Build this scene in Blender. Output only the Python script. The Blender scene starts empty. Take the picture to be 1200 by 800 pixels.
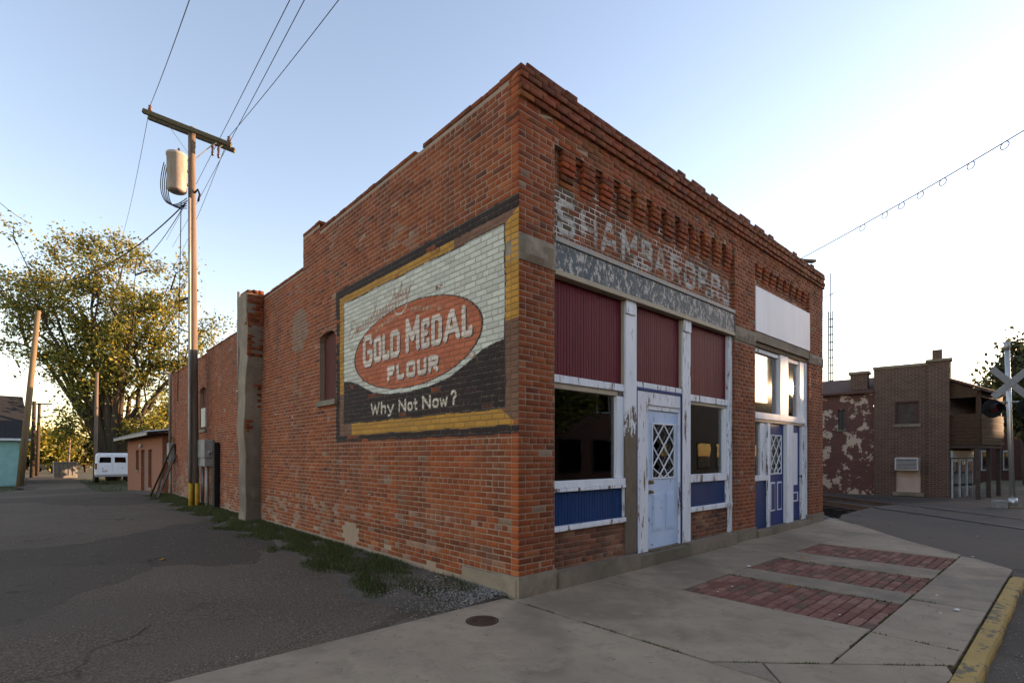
import bpy, math, random
import numpy as np
from mathutils import Vector, Matrix
random.seed(7); RNG = np.random.default_rng(7)
SC = bpy.context.scene
COL = SC.collection
R = math.radians

# ------------------------------------------------------------------ camera
CX, CY, CH = -3.72, -3.985, 1.5
FPX = 607.0
cam = bpy.data.cameras.new('camera'); camo = bpy.data.objects.new('camera', cam); COL.objects.link(camo)
camo.location = (CX, CY, CH); camo.rotation_euler = (R(90), 0, R(-42.29))
cam.sensor_width = 36; cam.lens = 36 * FPX / 1200; cam.shift_y = 133 / 1200
cam.clip_end = 3000; cam.clip_start = 0.05
SC.camera = camo
# ------------------------------------------------------------------ sky, sun, exposure
SUN = Vector((1.0725, -0.375, 0.1285)).normalized()
SUN_EL = math.asin(SUN.z)
w = bpy.data.worlds.new('World'); SC.world = w; w.use_nodes = True
nt = w.node_tree; bg = nt.nodes['Background']
sky = nt.nodes.new('ShaderNodeTexSky'); sky.sky_type = 'NISHITA'; sky.sun_disc = False
sky.sun_elevation = SUN_EL; sky.sun_rotation = math.atan2(SUN.x, SUN.y)
sky.air_density = 1.0; sky.dust_density = 0.3; sky.ozone_density = 1.2; sky.altitude = 0
nt.links.new(sky.outputs[0], bg.inputs[0]); bg.inputs[1].default_value = 0.15
sl = bpy.data.lights.new('sun', 'SUN'); sl.energy = 4.2; sl.angle = R(0.53); sl.color = (1.0, 0.72, 0.42)
so = bpy.data.objects.new('sun', sl); COL.objects.link(so)
so.rotation_euler = (-SUN).to_track_quat('-Z', 'Y').to_euler()
vs = SC.view_settings; vs.view_transform = 'Standard'; vs.look = 'None'; vs.gamma = 1.0; vs.exposure = 2.02
vs.use_white_balance = True; vs.white_balance_temperature = 7250; vs.white_balance_tint = 27
vs.use_curve_mapping = False
SC.render.engine = 'CYCLES'
SC.cycles.max_bounces = 8

# ------------------------------------------------------------------ pixel -> place
D2 = (.7396, .6731); D1 = (-.6728, .7398)
def ray(px, py):
    r = (px - 600) / FPX; u = (533 - py) / FPX
    return (r * D2[0] + D2[1], r * D1[0] + D1[1], u)
def PX(px, y=0.0):            # X on the plane Y = y
    d = ray(px, 0); return CX + (y - CY) / d[1] * d[0]
def PZ(px, py, y=0.0):        # height on the plane Y = y
    d = ray(px, py); return CH + (y - CY) / d[1] * d[2]
def SY(px, x=0.0):            # Y on the plane X = x
    d = ray(px, 0); return CY + (x - CX) / d[0] * d[1]
def AT(px, py, t):            # point at depth t
    d = ray(px, py); return Vector((CX + t * d[0], CY + t * d[1], CH + t * d[2]))
def GR(px, py, z=0.0):
    d = ray(px, py); t = (z - CH) / d[2]; return Vector((CX + t * d[0], CY + t * d[1], z))
def sstep(a, b, x):
    t = min(1, max(0, (x - a) / (b - a))); return t * t * (3 - 2 * t)
def ground_h(x, y):           # the lie of the land: the lane dips towards the back, the track side lies low
    return -0.4 * sstep(19, 33, y) - 0.32 * sstep(9.6, 11.5, x) * sstep(0.0, 0.5, y) * (1 - sstep(15, 24, y))
def road_h(x):
    return -0.045 + 0.045 * sstep(4.2, 7.0, x) + 0.04 * sstep(7, 13, x) - 0.25 * sstep(18, 26, x)

# ------------------------------------------------------------------ helpers
def link(o, parent=None):
    COL.objects.link(o)
    if parent is not None: o.parent = parent
    return o
def tag(o, label=None, cat=None, group=None, kind=None):
    if label: o['label'] = label
    if cat: o['category'] = cat
    if group: o['group'] = group
    if kind: o['kind'] = kind
    return o
def empty(name, loc=(0, 0, 0), rz=0, label=None, cat=None, group=None):
    o = bpy.data.objects.new(name, None); o.location = loc; o.rotation_euler = (0, 0, rz); o.empty_display_size = .1
    link(o); return tag(o, label, cat, group)
def copy_tree(o, parent=None):
    c = o.copy(); link(c); c.parent = parent
    for ch in list(o.children): copy_tree(ch, c)
    return c
class MB:
    def __init__(s): s.v = []; s.f = []
    def add(s, v, f):
        n = len(s.v); s.v += [tuple(p) for p in v]; s.f += [tuple(i + n for i in q) for q in f]; return s
    def box(s, x0, x1, y0, y1, z0, z1, jit=0):
        v = [(x, y, z) for z in (z0, z1) for y in (y0, y1) for x in (x0, x1)]
        if jit: v = [tuple(c + random.uniform(-jit, jit) for c in p) for p in v]
        return s.add(v, [(0, 2, 3, 1), (4, 5, 7, 6), (0, 1, 5, 4), (2, 6, 7, 3), (0, 4, 6, 2), (1, 3, 7, 5)])
    def bar(s, a, b, wx, wz, up=(0, 0, 1)):          # a squared bar from a to b
        a = Vector(a); b = Vector(b); d = (b - a).normalized(); up = Vector(up)
        if abs(d.dot(up)) > .98: up = Vector((0, 1, 0))
        sx = d.cross(up).normalized(); sz = sx.cross(d).normalized()
        v = [p + sx * (i * wx / 2) + sz * (j * wz / 2) for p in (a, b) for i, j in ((-1, -1), (1, -1), (1, 1), (-1, 1))]
        return s.add(v, [(3, 2, 1, 0), (4, 5, 6, 7), (0, 1, 5, 4), (1, 2, 6, 5), (2, 3, 7, 6), (3, 0, 4, 7)])
    def tube(s, pts, r, n=8, caps=True):
        pts = [Vector(p) for p in pts]; rs = r if isinstance(r, (list, tuple)) else [r] * len(pts)
        v = []; prev = None
        for i, p in enumerate(pts):
            d = (pts[min(i + 1, len(pts) - 1)] - pts[max(i - 1, 0)]).normalized()
            if prev is None:
                sx = d.orthogonal().normalized()
            else:
                sx = (prev - d * prev.dot(d)).normalized()
            prev = sx; sy = d.cross(sx)
            for k in range(n):
                a = 2 * math.pi * k / n; v.append(p + (sx * math.cos(a) + sy * math.sin(a)) * rs[i])
        f = [(i * n + k, i * n + (k + 1) % n, (i + 1) * n + (k + 1) % n, (i + 1) * n + k) for i in range(len(pts) - 1) for k in range(n)]
        if caps: f += [tuple(range(n))[::-1], tuple((len(pts) - 1) * n + k for k in range(n))]
        return s.add(v, f)
    def prism(s, poly, z0, z1):                      # poly in XY, extruded in z
        n = len(poly)
        v = [(x, y, z0) for x, y in poly] + [(x, y, z1) for x, y in poly]
        return s.add(v, [tuple(range(n))[::-1], tuple(range(n, 2 * n))] + [(i, (i + 1) % n, n + (i + 1) % n, n + i) for i in range(n)])
    def prism_y(s, poly, y0, y1):                    # poly in XZ, extruded in y
        n = len(poly)
        v = [(x, y0, z) for x, z in poly] + [(x, y1, z) for x, z in poly]
        return s.add(v, [tuple(range(n)), tuple(range(n, 2 * n))[::-1]] + [((i + 1) % n, i, n + i, n + (i + 1) % n) for i in range(n)])
    def prism_x(s, poly, x0, x1):                    # poly in YZ, extruded in x
        n = len(poly)
        v = [(x0, y, z) for y, z in poly] + [(x1, y, z) for y, z in poly]
        return s.add(v, [tuple(range(n))[::-1], tuple(range(n, 2 * n))] + [(i, (i + 1) % n, n + (i + 1) % n, n + i) for i in range(n)])
    def build(s, name, mat, parent=None, bev=0, smooth=False, kind=None):
        me = bpy.data.meshes.new(name); me.from_pydata(s.v, [], s.f); me.update()
        if mat: me.materials.append(mat)
        if smooth: me.polygons.foreach_set('use_smooth', [True] * len(me.polygons))
        o = bpy.data.objects.new(name, me); link(o, parent)
        if bev:
            m = o.modifiers.new('bevel', 'BEVEL'); m.width = bev; m.segments = 2 if bev > .02 else 1; m.limit_method = 'ANGLE'; m.angle_limit = R(40)
        if kind: o['kind'] = kind
        return o
def B(name, mat, parent, x0, x1, y0, y1, z0, z1, bev=.004, jit=0):
    return MB().box(x0, x1, y0, y1, z0, z1, jit).build(name, mat, parent, bev)

# ------------------------------------------------------------------ materials
def nodes(name):
    m = bpy.data.materials.new(name); m.use_nodes = True
    return m, m.node_tree, m.node_tree.nodes['Principled BSDF']
def N(t, kind, **kw):
    n = t.nodes.new(kind)
    for k, v in kw.items(): setattr(n, k, v)
    return n
def coords(t, scale=(1, 1, 1), world=False):
    mp = N(t, 'ShaderNodeMapping'); mp.inputs['Scale'].default_value = scale
    if world: g = N(t, 'ShaderNodeNewGeometry'); t.links.new(g.outputs['Position'], mp.inputs[0])
    else: g = N(t, 'ShaderNodeTexCoord'); t.links.new(g.outputs['Object'], mp.inputs[0])
    return mp.outputs[0]
def noise(t, vec, scale, detail=5, rough=.6):
    n = N(t, 'ShaderNodeTexNoise'); n.inputs['Scale'].default_value = scale; n.inputs['Detail'].default_value = detail
    n.inputs['Roughness'].default_value = rough; t.links.new(vec, n.inputs['Vector']); return n.outputs['Fac']
def ramp(t, fac, stops):
    r = N(t, 'ShaderNodeValToRGB'); e = r.color_ramp.elements
    while len(e) < len(stops): e.new(.5)
    for q, (p, c) in zip(e, stops):
        q.position = p; q.color = (c, c, c, 1) if not isinstance(c, (tuple, list)) else (*c, 1)
    t.links.new(fac, r.inputs[0]); return r.outputs[0]
def mix(t, fac, a, b, mode='MIX'):
    m = N(t, 'ShaderNodeMix', data_type='RGBA', blend_type=mode)
    for i, x in ((0, fac), (6, a), (7, b)):
        if isinstance(x, (int, float)): m.inputs[i].default_value = x
        elif isinstance(x, (tuple, list)): m.inputs[i].default_value = (*x[:3], 1)
        else: t.links.new(x, m.inputs[i])
    return m.outputs[2]
def math_(t, op, a, b):
    m = N(t, 'ShaderNodeMath', operation=op)
    for i, x in enumerate((a, b)):
        if isinstance(x, (int, float)): m.inputs[i].default_value = x
        else: t.links.new(x, m.inputs[i])
    return m.outputs[0]
def bump(t, bs, h, strength, dist):
    b = N(t, 'ShaderNodeBump'); b.inputs['Strength'].default_value = strength; b.inputs['Distance'].default_value = dist
    t.links.new(h, b.inputs['Height']); t.links.new(b.outputs[0], bs.inputs['Normal'])
def plain(name, c1, c2=None, scale=6, rough=.7, metal=0, bmp=.2, bscale=40, bdist=.004, stretch=(1, 1, 1), world=False):
    m, t, bs = nodes(name); c2 = c2 or tuple(x * .7 for x in c1)
    v = coords(t, stretch, world)
    t.links.new(mix(t, ramp(t, noise(t, v, scale), [(.3, 0), (.7, 1)]), c1, c2), bs.inputs['Base Color'])
    bs.inputs['Roughness'].default_value = rough; bs.inputs['Metallic'].default_value = metal
    if not metal and rough > .45: bs.inputs['Specular IOR Level'].default_value = .12
    if bmp: bump(t, bs, noise(t, v, bscale, 3), bmp, bdist)
    return m
def peel(name, paint, under, amount=.42, scale=9, stretch=(1, 1, .35), zgrad=None, rough=.6, under2=None, world=True, paint2=None):
    m, t, bs = nodes(name); v = coords(t, stretch, world)
    n = math_(t, 'ADD', math_(t, 'MULTIPLY', noise(t, v, scale, 8, .68), .75), math_(t, 'MULTIPLY', noise(t, v, scale * 5, 4, .7), .25))
    if zgrad:                                        # weathered bare towards the foot
        sx = N(t, 'ShaderNodeSeparateXYZ'); g = N(t, 'ShaderNodeNewGeometry'); t.links.new(g.outputs['Position'], sx.inputs[0])
        mr = N(t, 'ShaderNodeMapRange'); mr.inputs[1].default_value = zgrad[0]; mr.inputs[2].default_value = zgrad[1]; mr.inputs[3].default_value = zgrad[2]; mr.inputs[4].default_value = 0
        t.links.new(sx.outputs[2], mr.inputs[0]); n = math_(t, 'SUBTRACT', n, mr.outputs[0])
    mask = ramp(t, n, [(amount - .012, 0), (amount + .012, 1)])
    u = mix(t, noise(t, v, scale * 3), under, under2 or tuple(x * .45 for x in under))
    p = mix(t, ramp(t, noise(t, v, scale * .6), [(.35, 0), (.7, 1)]), paint, paint2 or tuple(x * .82 for x in paint))
    t.links.new(mix(t, mask, u, p), bs.inputs['Base Color'])
    bs.inputs['Roughness'].default_value = rough; bs.inputs['Specular IOR Level'].default_value = .15
    bump(t, bs, mask, .5, .003); return m
def glass(name, rough=.015, tint=(.80, .84, .82), boost=1.9, wavy=.10):
    m, t, bs = nodes(name); t.nodes.remove(bs); out = t.nodes['Material Output']
    tr = N(t, 'ShaderNodeBsdfTransparent'); tr.inputs[0].default_value = (*tint, 1)
    gl = N(t, 'ShaderNodeBsdfGlossy'); gl.inputs['Roughness'].default_value = rough; gl.inputs[0].default_value = (1, 1, 1, 1)
    v = coords(t, (1, 1, 1)); b = N(t, 'ShaderNodeBump'); b.inputs['Strength'].default_value = wavy; b.inputs['Distance'].default_value = .006
    t.links.new(noise(t, v, 2.2, 2), b.inputs['Height']); t.links.new(b.outputs[0], gl.inputs['Normal'])
    fr = N(t, 'ShaderNodeFresnel'); fr.inputs[0].default_value = 1.52
    f = math_(t, 'MINIMUM', math_(t, 'MULTIPLY', fr.outputs[0], boost), 1.0)
    ms = N(t, 'ShaderNodeMixShader'); t.links.new(f, ms.inputs[0]); t.links.new(tr.outputs[0], ms.inputs[1]); t.links.new(gl.outputs[0], ms.inputs[2])
    t.links.new(ms.outputs[0], out.inputs[0]); return m
def brick_mat():
    m, t, bs = nodes('brick')
    a = N(t, 'ShaderNodeAttribute', attribute_name='Brk'); p = N(t, 'ShaderNodeAttribute', attribute_name='Pnt')
    v = coords(t, (1, 1, 1), True)
    n1 = noise(t, v, 26, 6, .7); n2 = noise(t, v, 2.2, 4)
    base = mix(t, ramp(t, n1, [(.35, 0), (.7, 1)]), a.outputs['Color'], mix(t, .35, a.outputs['Color'], (.14, .045, .022)), )
    base = mix(t, math_(t, 'MULTIPLY', ramp(t, n2, [(.52, 0), (.75, 1)]), .40), base, (.13, .052, .032))
    base = mix(t, math_(t, 'MULTIPLY', ramp(t, noise(t, v, 60, 3), [(.68, 0), (.76, 1)]), .4), base, (.36, .26, .19))
    v2 = coords(t, (2.6, 2.6, .35), True)
    base = mix(t, math_(t, 'MULTIPLY', ramp(t, noise(t, v2, 1.0, 6, .65), [(.48, 0), (.66, 1)]), .62), base, (.085, .031, .018))
    base = mix(t, math_(t, 'MULTIPLY', ramp(t, noise(t, v, 1.0, 7, .7), [(.58, 0), (.72, 1)]), .35), base, (.34, .19, .12))
    wear = math_(t, 'ADD', math_(t, 'MULTIPLY', n1, .55), math_(t, 'MULTIPLY', noise(t, v, 7, 5, .65), .45))
    al = math_(t, 'SUBTRACT', math_(t, 'MULTIPLY', p.outputs['Alpha'], 1.0), wear)
    al = math_(t, 'MULTIPLY', ramp(t, math_(t, 'ADD', al, .5), [(.47, 0), (.62, 1)]), .93)
    pc = mix(t, ramp(t, n1, [(.3, 0), (.75, 1)]), p.outputs['Color'], mix(t, .75, (0, 0, 0), p.outputs['Color']))
    t.links.new(mix(t, al, base, pc), bs.inputs['Base Color'])
    bs.inputs['Roughness'].default_value = .88; bs.inputs['Specular IOR Level'].default_value = .3
    bump(t, bs, noise(t, v, 90, 4, .7), .45, .004); return m
def conc(name, c1, c2, stain=(.16, .13, .10), joint=None, speck=.5):
    m, t, bs = nodes(name); v = coords(t, (1, 1, 1), True)
    c = mix(t, ramp(t, noise(t, v, 1.3, 5, .65), [(.3, 0), (.7, 1)]), c1, c2)
    c = mix(t, math_(t, 'MULTIPLY', ramp(t, noise(t, v, .55, 4, .6), [(.50, 0), (.62, 1)]), .8), c, stain)
    c = mix(t, math_(t, 'MULTIPLY', ramp(t, noise(t, v, 4.5, 8, .75), [(.50, 0), (.66, 1)]), .65), c, tuple(x * .50 for x in c1))
    c = mix(t, math_(t, 'MULTIPLY', ramp(t, noise(t, v, 2.3, 8, .7), [(.56, 0), (.72, 1)]), .5), c, tuple(min(.6, x * 1.35) for x in c1))
    c = mix(t, math_(t, 'MULTIPLY', ramp(t, noise(t, v, 130, 2), [(.55, 0), (.72, 1)]), speck), c, tuple(x * .42 for x in c1))
    c = mix(t, math_(t, 'MULTIPLY', ramp(t, noise(t, v, 170, 2), [(.62, 0), (.72, 1)]), speck * .7), c, tuple(min(.8, x * 1.7) for x in c1))
    c = mix(t, math_(t, 'MULTIPLY', ramp(t, noise(t, v, 14, 2, .5), [(.71, 0), (.73, 1)]), .75), c, tuple(x * .3 for x in c1))
    t.links.new(c, bs.inputs['Base Color']); bs.inputs['Roughness'].default_value = .85
    bump(t, bs, noise(t, v, 110, 4, .7), .35, .006); return m
def asphalt(name, c1, c2, patch):
    m, t, bs = nodes(name); v = coords(t, (1, 1, 1), True)
    c = mix(t, ramp(t, noise(t, v, .45, 6, .65), [(.32, 0), (.68, 1)]), c1, c2)
    c = mix(t, ramp(t, noise(t, v, .28, 3, .5), [(.55, 0), (.6, .6), (.75, .8)]), c, patch)
    c = mix(t, math_(t, 'MULTIPLY', ramp(t, noise(t, v, 55, 4, .75), [(.44, 0), (.60, 1)]), .8), c, tuple(x * 2.2 for x in c1))
    c = mix(t, math_(t, 'MULTIPLY', ramp(t, noise(t, v, 105, 2), [(.60, 0), (.70, 1)]), .8), c, tuple(x * .25 for x in c1))
    cv_ = N(t, 'ShaderNodeTexVoronoi'); cv_.inputs['Scale'].default_value = .30; cv_.inputs['Randomness'].default_value = 1
    wv0 = N(t, 'ShaderNodeVectorMath', operation='ADD'); n0 = N(t, 'ShaderNodeTexNoise'); n0.inputs['Scale'].default_value = .9; n0.inputs['Detail'].default_value = 5
    t.links.new(v, n0.inputs['Vector']); t.links.new(v, wv0.inputs[0]); t.links.new(n0.outputs['Color'], wv0.inputs[1]); t.links.new(wv0.outputs[0], cv_.inputs['Vector'])
    sp_ = N(t, 'ShaderNodeSeparateColor'); t.links.new(cv_.outputs['Color'], sp_.inputs[0])
    c = mix(t, math_(t, 'MULTIPLY', ramp(t, sp_.outputs[0], [(.45, 0), (.55, .7), (.9, 1)]), .62), c, tuple(x * .50 for x in c1))      # old repair patches
    c = mix(t, math_(t, 'MULTIPLY', ramp(t, noise(t, v, .17, 5, .7), [(.50, 0), (.62, 1)]), .6), c, (.115, .082, .058))      # trodden dirt
    c = mix(t, math_(t, 'MULTIPLY', ramp(t, noise(t, v, 1.7, 6, .7), [(.60, 0), (.70, 1)]), .7), c, tuple(x * .30 for x in c1))  # oil and tar
    vo = N(t, 'ShaderNodeTexVoronoi', feature='DISTANCE_TO_EDGE'); vo.inputs['Scale'].default_value = .42
    wv = N(t, 'ShaderNodeVectorMath', operation='ADD'); nn = N(t, 'ShaderNodeTexNoise'); nn.inputs['Scale'].default_value = 1.5; nn.inputs['Detail'].default_value = 6
    t.links.new(v, nn.inputs['Vector']); t.links.new(v, wv.inputs[0]); t.links.new(nn.outputs['Color'], wv.inputs[1]); t.links.new(wv.outputs[0], vo.inputs['Vector'])
    crack = math_(t, 'MULTIPLY', ramp(t, vo.outputs['Distance'], [(.004, 1), (.014, 0)]), ramp(t, noise(t, v, .5, 3), [(.53, 0), (.66, 1)]))
    c = mix(t, crack, c, (.012, .011, .010))
    t.links.new(c, bs.inputs['Base Color']); bs.inputs['Roughness'].default_value = .9; bs.inputs['Specular IOR Level'].default_value = .25
    h = math_(t, 'SUBTRACT', noise(t, v, 85, 4, .75), math_(t, 'MULTIPLY', crack, 1.5)); bump(t, bs, h, .7, .010); return m
def leaf_mat(name):
    m, t, bs = nodes(name); out = t.nodes['Material Output']
    a = N(t, 'ShaderNodeAttribute', attribute_name='Brk')
    t.links.new(a.outputs['Color'], bs.inputs['Base Color']); bs.inputs['Roughness'].default_value = .55
    tl = N(t, 'ShaderNodeBsdfTranslucent'); t.links.new(a.outputs['Color'], tl.inputs[0])
    ms = N(t, 'ShaderNodeMixShader'); ms.inputs[0].default_value = .4
    t.links.new(bs.outputs[0], ms.inputs[1]); t.links.new(tl.outputs[0], ms.inputs[2]); t.links.new(ms.outputs[0], out.inputs[0]); return m
def brick_tex(name, c1, c2, mortar, scale=1.0, wall_axis='Y', patch=None, patch_at=.55):
    m, t, bs = nodes(name)
    tc = N(t, 'ShaderNodeTexCoord'); sx = N(t, 'ShaderNodeSeparateXYZ'); t.links.new(tc.outputs['Object'], sx.inputs[0])
    cb = N(t, 'ShaderNodeCombineXYZ')
    t.links.new(math_(t, 'ADD', sx.outputs[0], sx.outputs[1]), cb.inputs[0]); t.links.new(sx.outputs[2], cb.inputs[1])
    b = N(t, 'ShaderNodeTexBrick'); t.links.new(cb.outputs[0], b.inputs['Vector'])
    b.inputs['Color1'].default_value = (*c1, 1); b.inputs['Color2'].default_value = (*c2, 1); b.inputs['Mortar'].default_value = (*mortar, 1)
    b.inputs['Scale'].default_value = 1; b.inputs['Brick Width'].default_value = .21 * scale; b.inputs['Row Height'].default_value = .072 * scale
    b.inputs['Mortar Size'].default_value = .007 * scale; b.inputs['Bias'].default_value = -.1
    v = coords(t, (1, 1, 1)); c = mix(t, math_(t, 'MULTIPLY', noise(t, v, 3, 5), .55), b.outputs['Color'], tuple(x * .35 for x in c1))
    if patch:
        n = noise(t, v, 1.9, 9, .70); c = mix(t, ramp(t, n, [(patch_at, 0), (patch_at + .015, 1)]), c, patch)
    t.links.new(c, bs.inputs['Base Color']); bs.inputs['Roughness'].default_value = .9
    bump(t, bs, b.outputs['Fac'], -.6, .008); return m

M = {}
M['brick'] = brick_mat()
M['mortar'] = None
def mortar_mat():
    m, t, bs = nodes('mortar'); v = coords(t, (1, 1, 1), True)
    p = N(t, 'ShaderNodeAttribute', attribute_name='Pnt')
    c = mix(t, noise(t, v, 5, 6), (.36, .255, .18), (.20, .13, .088))
    c = mix(t, math_(t, 'MULTIPLY', p.outputs['Alpha'], ramp(t, noise(t, v, 15, 5), [(.35, .65), (.55, 1)])), c, p.outputs['Color'])
    t.links.new(c, bs.inputs['Base Color']); bs.inputs['Roughness'].default_value = .95
    bump(t, bs, noise(t, v, 120, 3), .5, .004); return m
M['mortar'] = mortar_mat()
WHITE = (.74, .75, .80)
M['white'] = peel('white_paint', WHITE, (.20, .13, .085), .435, 9, stretch=(1.7, 1.7, .22))
M['white_soft'] = peel('white_paint_sound', WHITE, (.22, .15, .10), .38, 9, stretch=(1.7, 1.7, .25))
M['white_post'] = peel('white_post', WHITE, (.20, .15, .11), .40, 6, zgrad=(.3, 2.3, .55))
M['white_clean'] = plain('white_board', (.74, .75, .80), (.62, .62, .68), 1.6, .5, bmp=.08, stretch=(1, 1, .2))
M['bare_wood'] = plain('bare_wood', (.22, .15, .10), (.10, .07, .05), 5, .85, stretch=(6, 6, .5), bscale=30)
M['cream'] = peel('cream_trim', (.42, .34, .25), (.16, .11, .08), .38, 10)
M['red'] = plain('red_board', (.150, .013, .027), (.085, .008, .016), 3, .55, stretch=(6, 6, .35), bscale=25, world=True)
M['blue'] = plain('blue_board', (.006, .046, .15), (.004, .026, .092), 4, .5, stretch=(6, 6, .4), bscale=25, world=True)
M['blue_trim'] = peel('blue_trim', (.02, .05, .17), (.2, .15, .11), .3, 12)
M['door_pale'] = peel('pale_blue_door', (.52, .62, .78), (.16, .22, .32), .40, 6, stretch=(1, 1, .6), paint2=(.42, .54, .74))
M['door_blue'] = plain('blue_door', (.030, .050, .18), (.018, .030, .12), 3, .5, stretch=(2, 2, .5))
M['lintel'] = peel('lintel_paint', (.10, .125, .14), (.55, .52, .48), .468, 15, stretch=(1, 1, .6), under2=(.40, .33, .29), paint2=(.06, .075, .085))
M['lintel_top'] = peel('lintel_top', (.32, .31, .30), (.48, .40, .34), .5, 6)
M['stone'] = conc('stone', (.27, .205, .145), (.16, .118, .082), (.10, .075, .052))
M['stone_dark'] = conc('stone_step', (.235, .180, .128), (.14, .105, .075), (.075, .066, .036))
M['stucco'] = conc('cement_render', (.25, .19, .135), (.15, .11, .08), (.10, .075, .055))
M['concrete'] = conc('concrete', (.345, .248, .165), (.235, .166, .110), (.14, .098, .064))
M['concrete_dark'] = conc('concrete_dark', (.28, .205, .138), (.19, .138, .094), (.115, .083, .055))
M['asphalt'] = asphalt('asphalt', (.108, .074, .050), (.070, .047, .031), (.060, .038, .025))
M['asphalt_street'] = asphalt('asphalt_street', (.070, .055, .044), (.048, .038, .031), (.052, .040, .031))
M['dirt'] = conc('dirt', (.13, .095, .066), (.085, .062, .044), (.06, .05, .032))
M['grassy'] = conc('grassy_soil', (.060, .070, .026), (.09, .075, .04), (.05, .045, .025))
M['gravel'] = conc('gravel', (.30, .26, .23), (.22, .19, .165), (.16, .13, .11))
M['yellow'] = peel('yellow_kerb', (.42, .26, .085), (.19, .15, .11), .455, 6, stretch=(1, 1, 1), rough=.8)
M['iron'] = plain('rusty_iron', (.095, .05, .034), (.05, .03, .022), 14, .75, bscale=60)
M['pole'] = plain('weathered_pole', (.19, .14, .11), (.10, .072, .056), 5, .85, stretch=(5, 5, .22), bscale=14, bdist=.01, bmp=.5)
M['pole_dark'] = plain('dark_pole', (.075, .052, .038), (.04, .03, .022), 5, .9, stretch=(5, 5, .25), bscale=14)
M['pole_tan'] = plain('tan_pole', (.20, .145, .085), (.13, .09, .055), 5, .85, stretch=(5, 5, .25), bscale=14)
M['arm'] = plain('crossarm_wood', (.135, .115, .07), (.07, .06, .04), 5, .9, stretch=(.6, 5, 5), bscale=14)
M['steel'] = plain('galvanised', (.36, .35, .34), (.26, .25, .24), 6, .5, .6, bscale=50, bmp=.05)
M['alu'] = plain('bright_metal', (.55, .54, .53), (.40, .39, .38), 5, .4, .8, bmp=.05)
M['tank'] = plain('transformer_paint', (.40, .36, .33), (.27, .21, .18), 4, .55, stretch=(2, 2, .5), bmp=.08)
M['box_grey'] = plain('grey_box', (.30, .29, .28), (.19, .17, .16), 6, .6, bmp=.08)
M['pipe'] = plain('conduit', (.30, .28, .27), (.18, .15, .13), 5, .55, .3, stretch=(3, 3, .4), bmp=.05)
M['black'] = plain('black_rubber', (.018, .017, .016), (.010, .010, .010), 8, .6, bmp=.05)
M['wire'] = plain('wire', (.03, .03, .035), (.02, .02, .022), 8, .5, bmp=0)
M['guard'] = plain('yellow_guard', (.48, .27, .025), (.34, .18, .02), 5, .6, bmp=.05)
M['porcelain'] = plain('porcelain', (.14, .065, .045), (.08, .04, .03), 8, .3, bmp=0)
M['glass'] = glass('window_glass')
M['glass_sun'] = glass('transom_glass', .028, boost=2.0, wavy=.015)
M['glass_dark'] = glass('car_glass', .02, (.10, .11, .12))
M['brass'] = plain('brass', (.35, .20, .06), (.16, .09, .03), 20, .35, .9, bmp=.05)
M['board_red'] = plain('boarded_window', (.115, .035, .030), (.075, .025, .022), 5, .75, stretch=(3, 3, .5))
M['interior'] = plain('interior_plaster', (.30, .235, .17), (.20, .15, .11), 2, .9)
M['int_floor'] = plain('interior_floor', (.16, .11, .075), (.10, .07, .05), 3, .8)
M['roof_flat'] = plain('roof_felt', (.05, .05, .05), (.03, .03, .03), 3, .9)
M['curtain'] = plain('tan_board', (.40, .28, .15), (.26, .17, .09), 3, .8, stretch=(5, 5, .4))
M['leaf'] = leaf_mat('leaf')
M['bark'] = plain('bark', (.085, .062, .045), (.04, .03, .022), 6, .95, stretch=(3, 3, .6), bscale=12, bmp=.8, bdist=.03)
M['van'] = plain('van_paint', (.74, .74, .78), (.66, .66, .70), 2, .3, bmp=0)
M['car_dark'] = plain('dark_car_paint', (.015, .016, .02), (.01, .01, .012), 2, .25, bmp=0)
M['red_lens'] = plain('red_lens', (.22, .012, .010), (.10, .008, .008), 3, .25, bmp=0)
M['teal'] = plain('teal_siding', (.20, .40, .39), (.15, .31, .31), 2, .6, stretch=(1, 1, 1), bmp=.05)
M['shingle'] = plain('dark_shingle', (.035, .035, .038), (.022, .022, .024), 9, .9, bscale=20)
M['shingle_brown'] = plain('brown_shingle', (.12, .06, .045), (.07, .038, .03), 9, .9, bscale=20)
M['siding'] = plain('wood_shake', (.078, .042, .026), (.046, .026, .016), 6, .85, stretch=(1, 1, 2), bscale=30)
M['oldtrim'] = plain('old_trim', (.085, .06, .05), (.05, .036, .03), 6, .8)
M['rail'] = plain('rail_steel', (.16, .12, .10), (.09, .065, .055), 8, .45, .5, bmp=.05)
M['tie'] = plain('rail_tie', (.045, .034, .027), (.025, .02, .016), 6, .9)
M['acwhite'] = plain('ac_case', (.50, .47, .45), (.40, .36, .34), 6, .5, bmp=.03)
M['acgrill'] = plain('ac_grill', (.10, .09, .085), (.06, .055, .05), 10, .6)
M['plaster'] = peel('pink_plaster', (.46, .34, .28), (.07, .05, .04), .30, 3.5, stretch=(1, 1, 1), world=False)
M['sash_white'] = plain('sash_white', (.55, .60, .62), (.42, .45, .47), 5, .5)
M['lime'] = plain('crossbuck_white', (.34, .32, .30), (.24, .22, .21), 5, .5, bmp=.03)

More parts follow.
